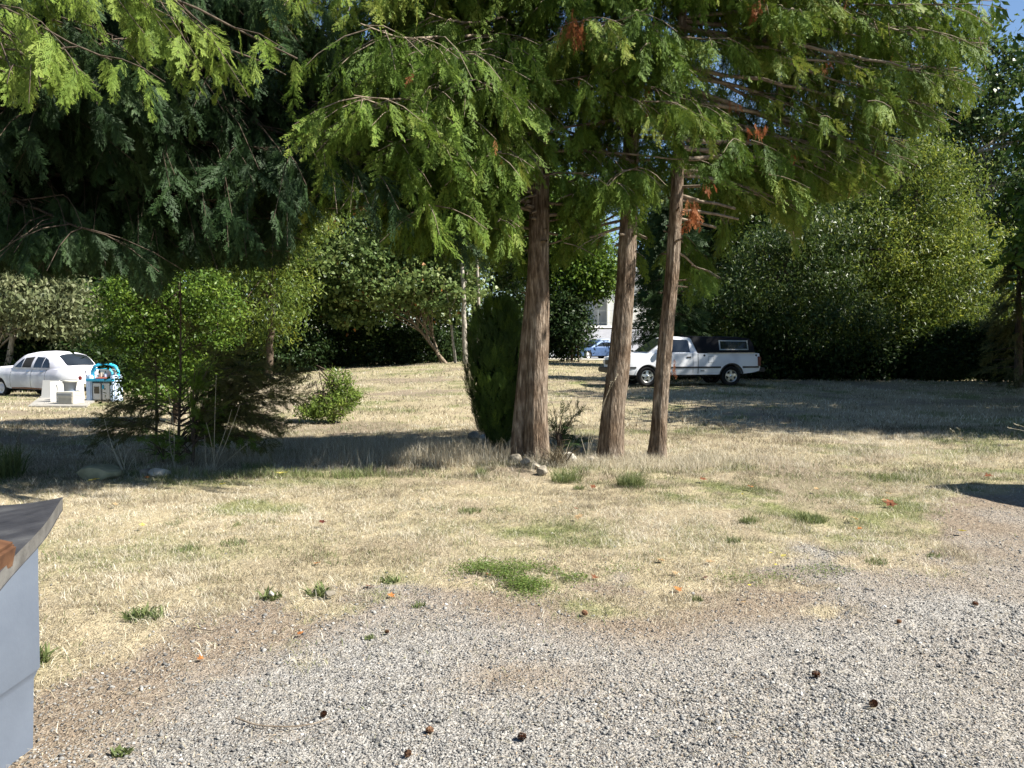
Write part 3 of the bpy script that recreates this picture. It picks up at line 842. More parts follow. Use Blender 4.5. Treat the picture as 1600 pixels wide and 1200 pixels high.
# back wood: separate big trees in two rows
back = [(-60, 36, 150, 210), (60, 42, 150, 230), (170, 38, 120, 190), (300, 45, 140, 240), (400, 52, 150, 250), (520, 50, 140, 240), (620, 54, 150, 250), (740, 56, 120, 230),
        (1120, 44, 90, 150), (1230, 42, 100, 170), (1070, 60, 70, 200), (840, 66, 80, 220), (1350, 44, 120, 190), (1460, 46, 90, 150)]
kinds = ['far left in the back wood behind the old car', 'behind the middle of the old car roof', 'above the junk pile', 'behind the bright green small tree', 'left of the maple in the back wood', 'directly behind the maple',
         'right behind the maple crown', 'behind the birches', 'behind the pickup cab', 'behind the pickup bed', 'between the leaning and the slim trunk, far away', 'showing just right of the round shrub', 'behind the middle of the big sunny tree', 'behind the pointed top of the big sunny tree']
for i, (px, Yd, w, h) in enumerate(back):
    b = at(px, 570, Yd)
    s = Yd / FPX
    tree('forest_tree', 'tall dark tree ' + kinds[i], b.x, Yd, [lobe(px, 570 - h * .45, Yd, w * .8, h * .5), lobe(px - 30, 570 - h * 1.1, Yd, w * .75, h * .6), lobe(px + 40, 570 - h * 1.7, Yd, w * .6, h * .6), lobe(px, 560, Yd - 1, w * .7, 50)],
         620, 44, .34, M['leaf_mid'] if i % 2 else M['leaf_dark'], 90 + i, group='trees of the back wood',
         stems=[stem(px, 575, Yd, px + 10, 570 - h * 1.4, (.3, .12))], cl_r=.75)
# undergrowth at the far edge
for i, (px, Yd, w, h, lab) in enumerate([(60, 34, 110, 50, 'behind the old car'), (200, 33, 90, 60, 'behind the blue toy kitchen'), (400, 41, 120, 60, 'left half of the far field edge'), (560, 46, 110, 55, 'under the maple'),
                                         (660, 47, 70, 40, 'at the foot of the leaning maple stem'), (780, 49, 70, 60, 'behind the round shrub'), (1100, 31, 60, 55, 'behind the pickup cab'), (1210, 31, 80, 55, 'behind the pickup tail'), (1330, 30.5, 90, 50, 'under the big sunny tree'),
                                         (1420, 31, 70, 55, 'left of the dark hedge'), (1520, 31.5, 100, 60, 'behind the dark hedge')]):
    b = at(px, 570, Yd); z = gz(b.x, Yd); s = Yd / FPX
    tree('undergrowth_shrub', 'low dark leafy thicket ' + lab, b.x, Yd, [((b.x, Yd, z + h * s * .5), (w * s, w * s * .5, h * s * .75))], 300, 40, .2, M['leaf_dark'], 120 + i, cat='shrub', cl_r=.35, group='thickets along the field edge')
# trees standing outside the frame on the right, whose shade lies on the field
for i, (x, y, h, rd, lab) in enumerate([(14.9, 14.7, 11.0, 3.0, 'nearest'), (17.6, 20.0, 15, 3.2, 'second'), (20.4, 24.6, 16.0, 3.3, 'third')]):
    z = gz(x, y)
    tree('shade_tree', lab + ' broad tree on the right whose shade falls over the field', x, y, [((x, y, z + h * .6), (rd, rd, h * .42)), ((x - .6, y + .5, z + h * .3), (rd * .8, rd * .9, h * .22))], 760, 42, .32, M['leaf_bright'], 140 + i,
         stems=[([(x, y, z - .1), (x, y, z + h * .7)], [.3, .1])], cl_r=.6, shell=.1)

# ------------------------------------------------------------------ plants in the middle ground
# dense round arborvitae
b = at(775, 700, 11.2); z0 = gz(b.x, b.y)
root = thing('round_shrub', 'dense rounded dark evergreen shrub touching the left of the forked trunk', 'shrub', (b.x, b.y, z0))
r = np.random.default_rng(77); acc = Acc()
n = 2600; d = unit(r.normal(size=(n, 3))); zc = at(775, 592, 11.2).z
u = d[:, 2]
W = .41 * (1 - .22 * np.clip(-u, 0, 1))
P = np.stack([b.x + .03 + d[:, 0] * W, b.y + d[:, 1] * W, zc + u * (zc - z0) * .99], 1)
P += unit(d) * (fbm(d[:, 0] * 5, u * 9)[:, None] - .5) * .24
P[:, 0] -= .08 * u * 0
D = np.stack([d[:, 0] * .5, d[:, 1] * .5, np.full(n, .9)], 1) + r.normal(0, .15, (n, 3))
vb = np.clip(.25 + .9 * (fbm(d[:, 0] * 3 + 2, u * 4 + d[:, 1]) - .45) + r.normal(0, .08, n), 0, 1)
ok = P[:, 2] > z0 + .02
hint = d + r.normal(0, .25, (n, 3))
Rm = frames(D, hint); sz = r.uniform(.10, .24, n); kk = r.integers(0, 4, n)
for q, t in enumerate(FR_M[:4]):
    s = (kk == q) & ok
    stamp(acc, t, P[s], Rm[s], sz[s], vb[s])
# inner leaves fill the body
ni = 5000; di = unit(r.normal(size=(ni, 3))); ri = r.random(ni) ** .4 * .9
Pi = np.stack([b.x + .03 + di[:, 0] * .38 * ri, b.y + di[:, 1] * .38 * ri, zc + di[:, 2] * (zc - z0) * .95 * ri], 1)
stamp(acc, LEAF, Pi, frames(r.normal(size=(ni, 3)), r.normal(size=(ni, 3))), np.full(ni, .09), np.full(ni, .1))
acc.build('foliage', M['arbor'], root, loc=root.location[:])
a2 = Acc(); Vt, Ft = tube([[b.x, b.y, z0 - .05], [b.x, b.y, z0 + 1.2]], [.05, .03], 8); a2.add(Vt, Ft); a2.build('trunk', M['dark_bark'], root, loc=root.location[:])

def spray_bush(name, label, cat, base, limbs, mat, seed, fs=(.18, .32), fr=9, stems=(), vcol=.5, lv='M', sag=.3):
    """limbs: list of (start, end) world points"""
    root = thing(name, label, cat, base)
    r = np.random.default_rng(seed); acc = Acc(); a2 = Acc()
    for a_, b_ in stems:
        a_ = np.array(a_); b_ = np.array(b_)
        m_ = (a_ + b_) / 2 + r.normal(0, .02, 3)
        Vt, Ft = tube([a_, m_, b_], [.022, .016, .006], 6); a2.add(Vt, Ft)
    for a_, b_ in limbs:
        a_ = np.array(a_); b_ = np.array(b_); L_ = np.linalg.norm(b_ - a_)
        t = np.linspace(0, 1, 7)[:, None]
        pts = a_ + (b_ - a_) * t + np.array([0, 0, 1]) * (np.sin(t * np.pi) * L_ * .12)
        Vt, Ft = tube(pts, np.linspace(.010, .003, 7), 4); a2.add(Vt, Ft)
        k = max(4, int(fr * L_ / .4))
        uu = r.uniform(.2, 1, k); P = np.stack([np.interp(uu, t[:, 0], pts[:, q]) for q in range(3)], 1)
        P += r.normal(0, .03, P.shape)
        D = unit(b_ - a_) + r.normal(0, .45, (k, 3)) + np.array([0, 0, -sag])
        add_fronds(acc, P, D, r.uniform(*fs, k), lv, np.full(k, vcol), r, clip=False)
    acc.build('foliage', mat, root, loc=base); a2.build('stems', M['dark_bark'], root, smooth=True, loc=base)
    return root

# bushy young cedar
yb = at(278, 722, 10.4); base = (yb.x, yb.y, gz(yb.x, yb.y))
r = np.random.default_rng(5)
limbs = []
Yc = 10.4
def Wp(px, py, dy=0): return at(px, py, Yc + dy)[:]
for (x0, y0, x1, y1, n_) in [(280, 690, 470, 600, 8), (282, 660, 455, 650, 8), (280, 640, 440, 595, 6), (285, 680, 420, 690, 5), (278, 650, 185, 650, 5), (278, 680, 175, 670, 4),
                             (280, 620, 400, 565, 4), (280, 700, 360, 660, 3), (278, 600, 215, 570, 2), (280, 560, 350, 520, 2), (280, 520, 250, 490, 1)]:
    for k in range(n_):
        limbs.append((Wp(x0, y0 + r.uniform(-15, 15), r.uniform(-.15, .15)), Wp(x1 + r.uniform(-45, 15), y1 + r.uniform(-28, 28), r.uniform(-.7, .7))))
spray_bush('young_cedar', 'bushy young cedar with bronze sprays spreading right above the dry stalks', 'tree', base, limbs, M['cedar_brown'], 81, fs=(.13, .27), fr=12,
           stems=[((base[0], base[1], base[2] - .05), Wp(282, 430)), ((base[0] - .33, base[1] + .05, base[2] - .05), Wp(243, 560))], vcol=.45)
limbs = []
for (x0, y0, x1, y1, n_) in [(300, 690, 290, 590, 6), (300, 700, 345, 650, 6), (300, 680, 330, 620, 6), (300, 710, 250, 700, 4), (300, 650, 320, 580, 3), (290, 640, 240, 610, 3), (300, 690, 380, 690, 3)]:
    for k in range(n_):
        limbs.append((Wp(x0, y0, -.35), Wp(x1 + r.uniform(-25, 25), y1 + r.uniform(-20, 20), -.35 + r.uniform(-.3, .3))))
b2 = at(300, 724, 10.05); base2 = (b2.x, b2.y, gz(b2.x, b2.y))
spray_bush('young_cedar', 'fresh green young cedar in front of the bronze bushy cedar', 'tree', base2, limbs, M['leaf_bright'], 82, fs=(.10, .20), fr=9, stems=[((base2[0], base2[1], base2[2] - .05), Wp(300, 590, -.35))], vcol=.6)
b3 = at(255, 724, 10.0); base3 = (b3.x, b3.y, gz(b3.x, b3.y)); limbs = []
for k in range(16): limbs.append(((base3[0], base3[1], base3[2] + .05 + .01 * k), at(255 + r.uniform(-35, 30), 700 + r.uniform(-25, 12), 10 + r.uniform(-.2, .2))[:]))
spray_bush('cedar_seedling', 'small bright green cedar seedling at the foot of the bushy young cedar', 'plant', base3, limbs, M['leaf_bright'], 83, fs=(.08, .15), fr=10, vcol=.6)
# low sprays right of the forked trunk
b4 = at(872, 722, 10.5); base4 = (b4.x, b4.y, gz(b4.x, b4.y)); limbs = []
for k in range(16): limbs.append(((base4[0], base4[1], base4[2] + .08 + .015 * k), at(865 + r.uniform(-8, 42), 662 + r.uniform(-22, 36), 10.6 + r.uniform(-.2, .4))[:]))
spray_bush('cedar_seedling', 'low dark cedar seedling tucked against the right of the forked trunk', 'plant', base4, limbs, M['cedar_dark_shade'], 84, fs=(.12, .22), fr=9)

# rhododendron-like shrub
b = at(520, 662, 15.6); zz0 = gz(b.x, b.y)
root = thing('leafy_shrub', 'small yellow green leafy shrub standing alone in the mown grass', 'shrub', (b.x, b.y, zz0))
leafy(root, [lobe(527, 598, 15.6, 22, 22), lobe(515, 635, 15.5, 38, 22), lobe(485, 645, 15.3, 20, 12), lobe(545, 620, 15.6, 18, 14)], 260, 22, .085, M['leaf_rhodo'], 86,
      stems=[([(b.x, b.y, zz0 - .03), (b.x + .05, b.y, zz0 + .9)], [.03, .01]), ([(b.x, b.y, zz0 - .03), (b.x - .3, b.y, zz0 + .4)], [.02, .01])], cl_r=.07, tmpl=LEAFN, limbs=20, hang=-.3)

# ------------------------------------------------------------------ grass
def blades(acc, x, y, h, w, lean, val, r, z=None):
    n = len(x)
    if n == 0: return
    z = g(x, y) if z is None else z
    a = r.uniform(0, 2 * np.pi, n); b_ = r.uniform(0, 2 * np.pi, n)
    sx, sy = np.cos(b_) * w, np.sin(b_) * w
    lx, ly = np.cos(a) * np.sin(lean) * h, np.sin(a) * np.sin(lean) * h
    up = np.cos(lean) * h
    V = np.empty((n, 6, 3), np.float32)
    V[:, 0] = np.stack([x - sx, y - sy, z - .004], 1); V[:, 1] = np.stack([x + sx, y + sy, z - .004], 1)
    mx_, my_, mz_ = x + lx * .42, y + ly * .42, z + up * .62
    V[:, 2] = np.stack([mx_ + sx * .85, my_ + sy * .85, mz_], 1); V[:, 3] = np.stack([mx_ - sx * .85, my_ - sy * .85, mz_], 1)
    V[:, 4] = np.stack([x + lx - sx * .15, y + ly - sy * .15, z + up * .95], 1); V[:, 5] = np.stack([x + lx + sx * .15, y + ly + sy * .15, z + up * .95], 1)
    q = np.array([[0, 1, 2, 3], [3, 2, 5, 4]])
    F = ((np.arange(n) * 6)[:, None, None] + q[None]).reshape(-1, 4)
    acc.add(V, F, np.repeat(np.clip(val, 0, 1), 6))
def scatter(n, y0, y1, r, power=1.0, margin=1.08):
    """points spread over the wedge seen by the camera"""
    y = y0 + (y1 - y0) * r.random(n) ** power
    x = (r.random(n) * 2 - 1) * (.67 * y * margin + .4)
    return x, y
r = np.random.default_rng(101)
dry = Acc(); grn = Acc()
def sow(n, y0, y1, hh, ww, lean, power=1, green=True):
    x, y = scatter(n, y0, y1, r, power)
    gmv = gravel_soft(x, y); bm_ = bare_m(x, y)
    patch = fbm(x * 2.2 + 3, y * 2.2, 3)
    keep = r.random(n) < (1 - gmv) * (1 - .75 * bm_) * np.clip(patch * 2.8 - .6, .06, 1) * np.clip(fbm(x * 8, y * 8 + 50) * 3.2 - .9, .12, 1) + .012
    x, y, patch = x[keep], y[keep], patch[keep]; m_ = len(x)
    gp = green_m(x, y)
    tall = fbm(x * .9 + 70, y * .9 + 12)
    h = r.uniform(*hh, m_) * (.55 + 1.1 * tall)
    isg = r.random(m_) < gp * .85
    v = .43 + (fbm(x * .7, y * .7 + 90) - .5) * .9 + (fbm(x * 5, y * 5 + 90) - .5) * .5 + r.normal(0, .27, m_)
    ln = np.clip(r.normal(*lean, m_), 0, 1.45)
    w = r.uniform(*ww, m_)
    blades(dry, x[~isg], y[~isg], h[~isg], w[~isg], ln[~isg], v[~isg], r)
    blades(grn, x[isg], y[isg], h[isg] * .8, w[isg] * 1.3, ln[isg], v[isg], r)
sow(620000, 3.0, 9.5, (.02, .062), (.0009, .0018), (1.05, .3), .8)
sow(400000, 9, 15, (.03, .08), (.0015, .0027), (.85, .35), .9)
sow(170000, 14, 30, (.04, .10), (.003, .006), (.8, .35), .9)
sow(80000, 29, 56, (.05, .11), (.007, .012), (.7, .35), 1)
def sow_blob(cx, cy, rx, ry, n, hh, ww, lean, v, acc=dry):
    x = cx + r.normal(0, rx, n); y = cy + r.normal(0, ry, n)
    blades(acc, x, y, r.uniform(*hh, n) * (.5 + fbm(x * 3, y * 3)), r.uniform(*ww, n), np.clip(r.normal(*lean, n), 0, 1.3), v + r.normal(0, .18, n), r)
# tall dry grass on the berm and left of the round shrub
sow_blob(1.9, 10.1, .9, .28, 7000, (.05, .16), (.001, .002), (.6, .3), .6)
sow_blob(.9, 10.2, 1.1, .3, 4500, (.05, .15), (.001, .002), (.6, .3), .6)
sow_blob(-1.2, 10.9, .8, .5, 9000, (.10, .28), (.001, .0022), (.45, .25), .5)
sow_blob(-2.2, 11.6, 1.2, .5, 6000, (.06, .18), (.001, .0022), (.5, .25), .45)
sow_blob(-2.6, 10.5, 1.4, .35, 6000, (.06, .16), (.001, .002), (.7, .3), .4)
sow_blob(-4.6, 10.3, .7, .2, 2500, (.08, .22), (.001, .002), (.6, .3), .45)
sow_blob(5.6, 10.8, 1.6, .5, 5000, (.05, .16), (.001, .002), (1.0, .3), .62)
sow_blob(-6.2, 9.4, .9, .5, 4000, (.04, .12), (.001, .002), (.8, .3), .3)
# green tufts along the shaded edge
sow_blob(-3.0, 9.2, 1.0, .12, 2600, (.06, .15), (.0015, .003), (.7, .3), .55, grn)
for _ in range(170):
    cx_, cy_ = [float(q_[0]) for q_ in scatter(1, 4.6, 12, r, .8)]
    if gravel_m(cx_, cy_) > .9 and r.random() < .8: continue
    sow_blob(cx_, cy_, r.uniform(.03, .16), r.uniform(.03, .12), int(r.uniform(15, 110)), (.02, .07), (.001, .0026), (.85, .3), r.uniform(.2, .7), grn)
for _ in range(90):
    cx_, cy_ = [float(q_[0]) for q_ in scatter(1, 4.6, 12, r, .8)]
    if gravel_m(cx_, cy_) > .8: continue
    sow_blob(cx_, cy_, r.uniform(.04, .2), r.uniform(.04, .12), int(r.uniform(40, 220)), (.04, .12), (.0009, .0018), (.8, .3), r.uniform(.3, .8))
# straw lying on the gravel
x, y = scatter(16000, 2.8, 6.8, r); k = r.random(len(x)) < .25 + .75 * dirt_m(x, y); x, y = x[k], y[k]
blades(dry, x, y, r.uniform(.02, .09, len(x)), r.uniform(.0008, .0016, len(x)), np.full(len(x), 1.5), .5 + r.normal(0, .2, len(x)), r, z=g(x, y) + .012)
tag(dry.build('dry_grass', M['straw']), 'dry straw coloured grass covering the field', None, kind='stuff')
tag(grn.build('green_grass', M['green_grass']), 'green grass growing in patches through the dry lawn', None, kind='stuff')

# ------------------------------------------------------------------ gravel stones
def rock_tmpl(seed, sq=.6):
    bm = bmesh.new(); bmesh.ops.create_icosphere(bm, subdivisions=1, radius=1)
    rr = np.random.default_rng(seed)
    V = np.array([v.co[:] for v in bm.verts]) * rr.uniform(.72, 1.2, (12, 1)) * np.array([1, rr.uniform(.6, .9), sq])
    F = np.array([[v.index for v in f.verts] for f in bm.faces]); bm.free()
    return V.astype(np.float32), F, np.zeros(12, np.float32)
RK = [rock_tmpl(s, .35 + .1 * (s % 3)) for s in range(6)]
x, y = scatter(330000, 2.55, 9.2, r, 1.5, 1.05)
gmv = gravel_m(x, y); dm = dirt_m(x, y)
k = r.random(len(x)) < gmv * (1 - .8 * dm) * np.interp(y, [3, 5, 9], [1, .9, .6]) + .02 * (y < 6.5)
x, y = x[k], y[k]; n = len(x)
sz = np.clip(np.exp(r.normal(math.log(.0035), .5, n)), .002, .014)
cl = fbm(x * 1.5 + 60, y * 1.5)
sz *= .75 + .6 * cl
acc = Acc(); kk = r.integers(0, 6, n)
hint = r.normal(0, .45, (n, 3)); hint[:, 2] += 1
dd = r.normal(size=(n, 3)); dd[:, 2] *= .3
Rm = frames(dd, hint); P = np.stack([x, y, g(x, y) + (fbm(x * 6, y * 6) - .5) * .02 + sz * .25], 1)
vv = np.clip(.42 + r.normal(0, .2, n) + .1 * (r.random(n) < .04) * 4, 0, 1)
for q in range(6):
    s = kk == q
    stamp(acc, RK[q], P[s], Rm[s], sz[s], vv[s])
gs = leaf_mat('gravel_stone', [(0, (.05, .05, .051)), (.3, (.15, .147, .140)), (.6, (.24, .234, .220)), (.85, (.34, .328, .302)), (1, (.54, .52, .48))], 0, .85, 1, .25)
tag(acc.build('gravel', gs), 'loose grey crushed gravel on the near ground', None, kind='stuff')
# needle and bark litter
x, y = scatter(30000, 2.6, 9, r); k = r.random(len(x)) < .10 + .9 * dirt_m(x, y) * gravel_m(x, y); x, y = x[k], y[k]; n = len(x)
acc = Acc(); dd = r.normal(size=(n, 3)); dd[:, 2] *= .15; hint = r.normal(0, .3, (n, 3)); hint[:, 2] += 1
stamp(acc, LEAFN, np.stack([x, y, g(x, y) + (fbm(x * 6, y * 6) - .5) * .02 + .006], 1), frames(dd, hint), r.uniform(.006, .022, n), r.random(n))
lit = leaf_mat('litter', [(0, (.07, .048, .032)), (.5, (.20, .145, .095)), (1, (.42, .33, .22))], 0, .85, 1, .2)
tag(acc.build('needle_litter', lit), 'brown needles and bark crumbs over the gravel', None, kind='stuff')
# ------------------------------------------------------------------ vehicles
def panel(profile, wf, mat, name, parent, xc=(), zc=(), yc=(-.92, -.6, 0, .6, .92), crown=0, smooth=40):
    """prism of a side profile (x,z) cut into strips, then its half width follows wf(x,z)"""
    bm = bmesh.new()
    vs = [bm.verts.new((x, -1, z)) for x, z in profile]
    f = bm.faces.new(vs)
    e = bmesh.ops.extrude_face_region(bm, geom=[f])
    bmesh.ops.translate(bm, verts=[v for v in e['geom'] if isinstance(v, bmesh.types.BMVert)], vec=(0, 2, 0))
    for x in xc:
        bmesh.ops.bisect_plane(bm, geom=bm.verts[:] + bm.edges[:] + bm.faces[:], plane_co=(x, 0, 0), plane_no=(1, 0, 0), dist=1e-5)
    for z in zc:
        bmesh.ops.bisect_plane(bm, geom=bm.verts[:] + bm.edges[:] + bm.faces[:], plane_co=(0, 0, z), plane_no=(0, 0, 1), dist=1e-5)
    for y in yc:
        bmesh.ops.bisect_plane(bm, geom=bm.verts[:] + bm.edges[:] + bm.faces[:], plane_co=(0, y, 0), plane_no=(0, 1, 0), dist=1e-5)
    for v in bm.verts:
        y = v.co.y
        w = wf(v.co.x, v.co.z)
        v.co.y = y * w
        v.co.z += crown * (1 - y * y)
    return bm_obj(name, bm, mat, parent, smooth=True, auto=smooth)
def arch(cx, r, z0, n=10, zc=.34):
    """points of a wheel arch from +x side to -x side"""
    out = []
    a0 = math.asin(max(-1, min(1, (z0 - zc) / r)))
    for i in range(n + 1):
        a = a0 + (math.pi - 2 * a0) * i / n
        out.append((cx + math.cos(a) * r, zc + math.sin(a) * r))
    return out
def lathe(name, prof, mat, parent, loc, side=1, seg=32, smooth=True):
    """revolve (radius, y) about the y axis"""
    V = []; n = len(prof)
    for j in range(seg):
        a = 2 * math.pi * j / seg
        for r_, y in prof: V.append((loc[0] + math.cos(a) * r_, loc[1] + y * side, loc[2] + math.sin(a) * r_))
    F = [(j * n + i, j * n + i + 1, ((j + 1) % seg) * n + i + 1, ((j + 1) % seg) * n + i) for j in range(seg) for i in range(n - 1)]
    return make_mesh(name, V, F, mat, parent, smooth=smooth)
def boxm(bm, x0, x1, y0, y1, z0, z1, bev=0):
    r_ = bmesh.ops.create_cube(bm, size=1)
    for v in r_['verts']:
        v.co = Vector(((x0 + x1) / 2 + v.co.x * (x1 - x0), (y0 + y1) / 2 + v.co.y * (y1 - y0), (z0 + z1) / 2 + v.co.z * (z1 - z0)))
    if bev:
        ed = list({e for v in r_['verts'] for e in v.link_edges})
        bmesh.ops.bevel(bm, geom=ed, offset=bev, segments=2, affect='EDGES')
def box_obj(name, dims, mat, parent, bev=0):
    bm = bmesh.new(); boxm(bm, *dims, bev); return bm_obj(name, bm, mat, parent)
def plate(name, pts, wf, side, off, mat, parent, thick=.012):
    """a panel laid on the car side: polygon in (x,z), standing off by off"""
    bm = bmesh.new()
    vs = [bm.verts.new((x, 0, z)) for x, z in pts]
    f = bm.faces.new(vs)
    for ax, no in ((0, (1, 0, 0)), (2, (0, 0, 1))):
        q = [p[0 if ax == 0 else 1] for p in pts]; k = min(8, int((max(q) - min(q)) / .09))
        for c in range(1, k + 1):
            co = [0, 0, 0]; co[ax] = min(q) + (max(q) - min(q)) * c / (k + 1)
            bmesh.ops.bisect_plane(bm, geom=bm.verts[:] + bm.edges[:] + bm.faces[:], plane_co=co, plane_no=no, dist=1e-5)
    for v in bm.verts: v.co.y = side * (wf(v.co.x, v.co.z) + off)
    e = bmesh.ops.extrude_face_region(bm, geom=bm.faces[:])
    bmesh.ops.translate(bm, verts=[v for v in e['geom'] if isinstance(v, bmesh.types.BMVert)], vec=(0, -side * thick, 0))
    bmesh.ops.triangulate(bm, faces=bm.faces)
    return bm_obj(name, bm, mat, parent)
def ring_plate(name, outer, inner, wf, side, off, mat, parent, thick=.02):
    bm = bmesh.new(); n = len(outer)
    A = [bm.verts.new((x, side * (wf(x, z) + off), z)) for x, z in outer]; B = [bm.verts.new((x, side * (wf(x, z) + off), z)) for x, z in inner]
    fs = [bm.faces.new((A[i], A[(i + 1) % n], B[(i + 1) % n], B[i])) for i in range(n)]
    e = bmesh.ops.extrude_face_region(bm, geom=fs)
    bmesh.ops.translate(bm, verts=[v for v in e['geom'] if isinstance(v, bmesh.types.BMVert)], vec=(0, -side * thick, 0))
    return bm_obj(name, bm, mat, parent)
M['tyre'] = plain('tyre_rubber', (.018, .018, .019), .85, spec=.2)
M['alloy'] = plain('alloy_wheel', (.62, .62, .60), .32, .85, .15, 12)
M['glass'] = plain('car_glass', (.018, .022, .026), .06, 0, .2, 2, .8)
M['chrome'] = plain('chrome', (.7, .7, .7), .15, 1)
M['black_trim'] = plain('black_trim', (.022, .022, .024), .5)
M['dark_under'] = plain('underbody', (.012, .012, .012), .9)
M['white_paint'] = noise_mat('white_truck_paint', [(.3, (.66, .69, .74)), (.5, (.80, .82, .85)), (.8, (.85, .86, .87))], 1.6, (1, 1, 1.4), .0, None, .35, 6, .01, .45)
M['old_paint'] = noise_mat('faded_old_paint', [(.38, (.50, .50, .56)), (.5, (.66, .66, .71)), (.56, (.74, .74, .76)), (.75, (.62, .63, .68))], 1.7, (1, 1, 1), .06, 20, .6, 8, .01, .3)
M['soft_top'] = noise_mat('black_canopy', [(.3, (.007, .008, .010)), (.7, (.014, .015, .018))], 4, (1, 1, 1), .15, 12, .75, spec=.15)
M['red_lens'] = plain('red_lens', (.10, .01, .01), .3)
M['amber_lens'] = plain('amber_lens', (.6, .22, .02), .25)
M['lamp_lens'] = plain('lamp_lens', (.6, .62, .62), .12)
M['rust'] = noise_mat('rust', [(.3, (.12, .05, .025)), (.7, (.28, .13, .07))], 12, (1, 1, 1), .3)

def wheel(parent, x, y, side, rad=.335, w=.2, spokes=5, z=None, rim_r=.62, flat=0, hub='alloy'):
    z = rad if z is None else z
    wh = bpy.data.objects.new('wheel', None); COL.objects.link(wh); wh.parent = parent; wh.location = (x, y, z)
    tr = rim_r * rad
    ty = lathe('tyre', [(tr, .0), (tr + .015, w * .5), (rad * .93, w * .52), (rad, w * .38), (rad, -w * .38), (rad * .93, -w * .5), (tr, -w * .5), (tr, 0)], M['tyre'], wh, (0, 0, 0), side, 36)
    if flat:
        for v in ty.data.vertices:
            if v.co.z < -rad + flat: v.co.z = -rad + flat
    if spokes:
        lathe('rim', [(tr, -.05), (tr, w * .46), (tr * .92, w * .47), (tr * .86, w * .30), (tr * .80, w * .1), (tr * .80, -.05)], M['alloy'], wh, (0, 0, 0), side, 32)
        bm = bmesh.new()
        for k in range(spokes):
            a = 2 * math.pi * k / spokes + .3
            r0, r1 = .02, tr * .88
            h0, h1 = tr * .30, tr * .17
            ca, sa = math.cos(a), math.sin(a)
            q = []
            for (rr_, hh) in ((r0, -h0), (r1, -h1), (r1, h1), (r0, h0)):
                q.append((rr_ * ca - hh * sa, rr_ * sa + hh * ca))
            vs = [bm.verts.new((p[0], side * w * (.40 if i in (0, 3) else .33), p[1])) for i, p in enumerate(q)]
            f = bm.faces.new(vs); e = bmesh.ops.extrude_face_region(bm, geom=[f])
            bmesh.ops.translate(bm, verts=[v for v in e['geom'] if isinstance(v, bmesh.types.BMVert)], vec=(0, -side * .03, 0))
        bm_obj('spokes', bm, M['alloy'], wh)
        lathe('hub_cap', [(.001, w * .46), (tr * .2, w * .45), (tr * .27, w * .36)], M['chrome'], wh, (0, 0, 0), side, 16)
        lathe('brake_drum', [(.001, w * .06), (tr * .78, w * .05), (tr * .79, -.03)], M['dark_under'], wh, (0, 0, 0), side, 24)
    else:
        lathe('rim', [(tr, -.05), (tr, w * .44), (tr * .9, w * .40), (tr * .8, w * .2), (tr * .6, w * .25), (tr * .55, w * .42), (tr * .25, w * .48), (.001, w * .5)], M[hub], wh, (0, 0, 0), side, 32)
    return wh

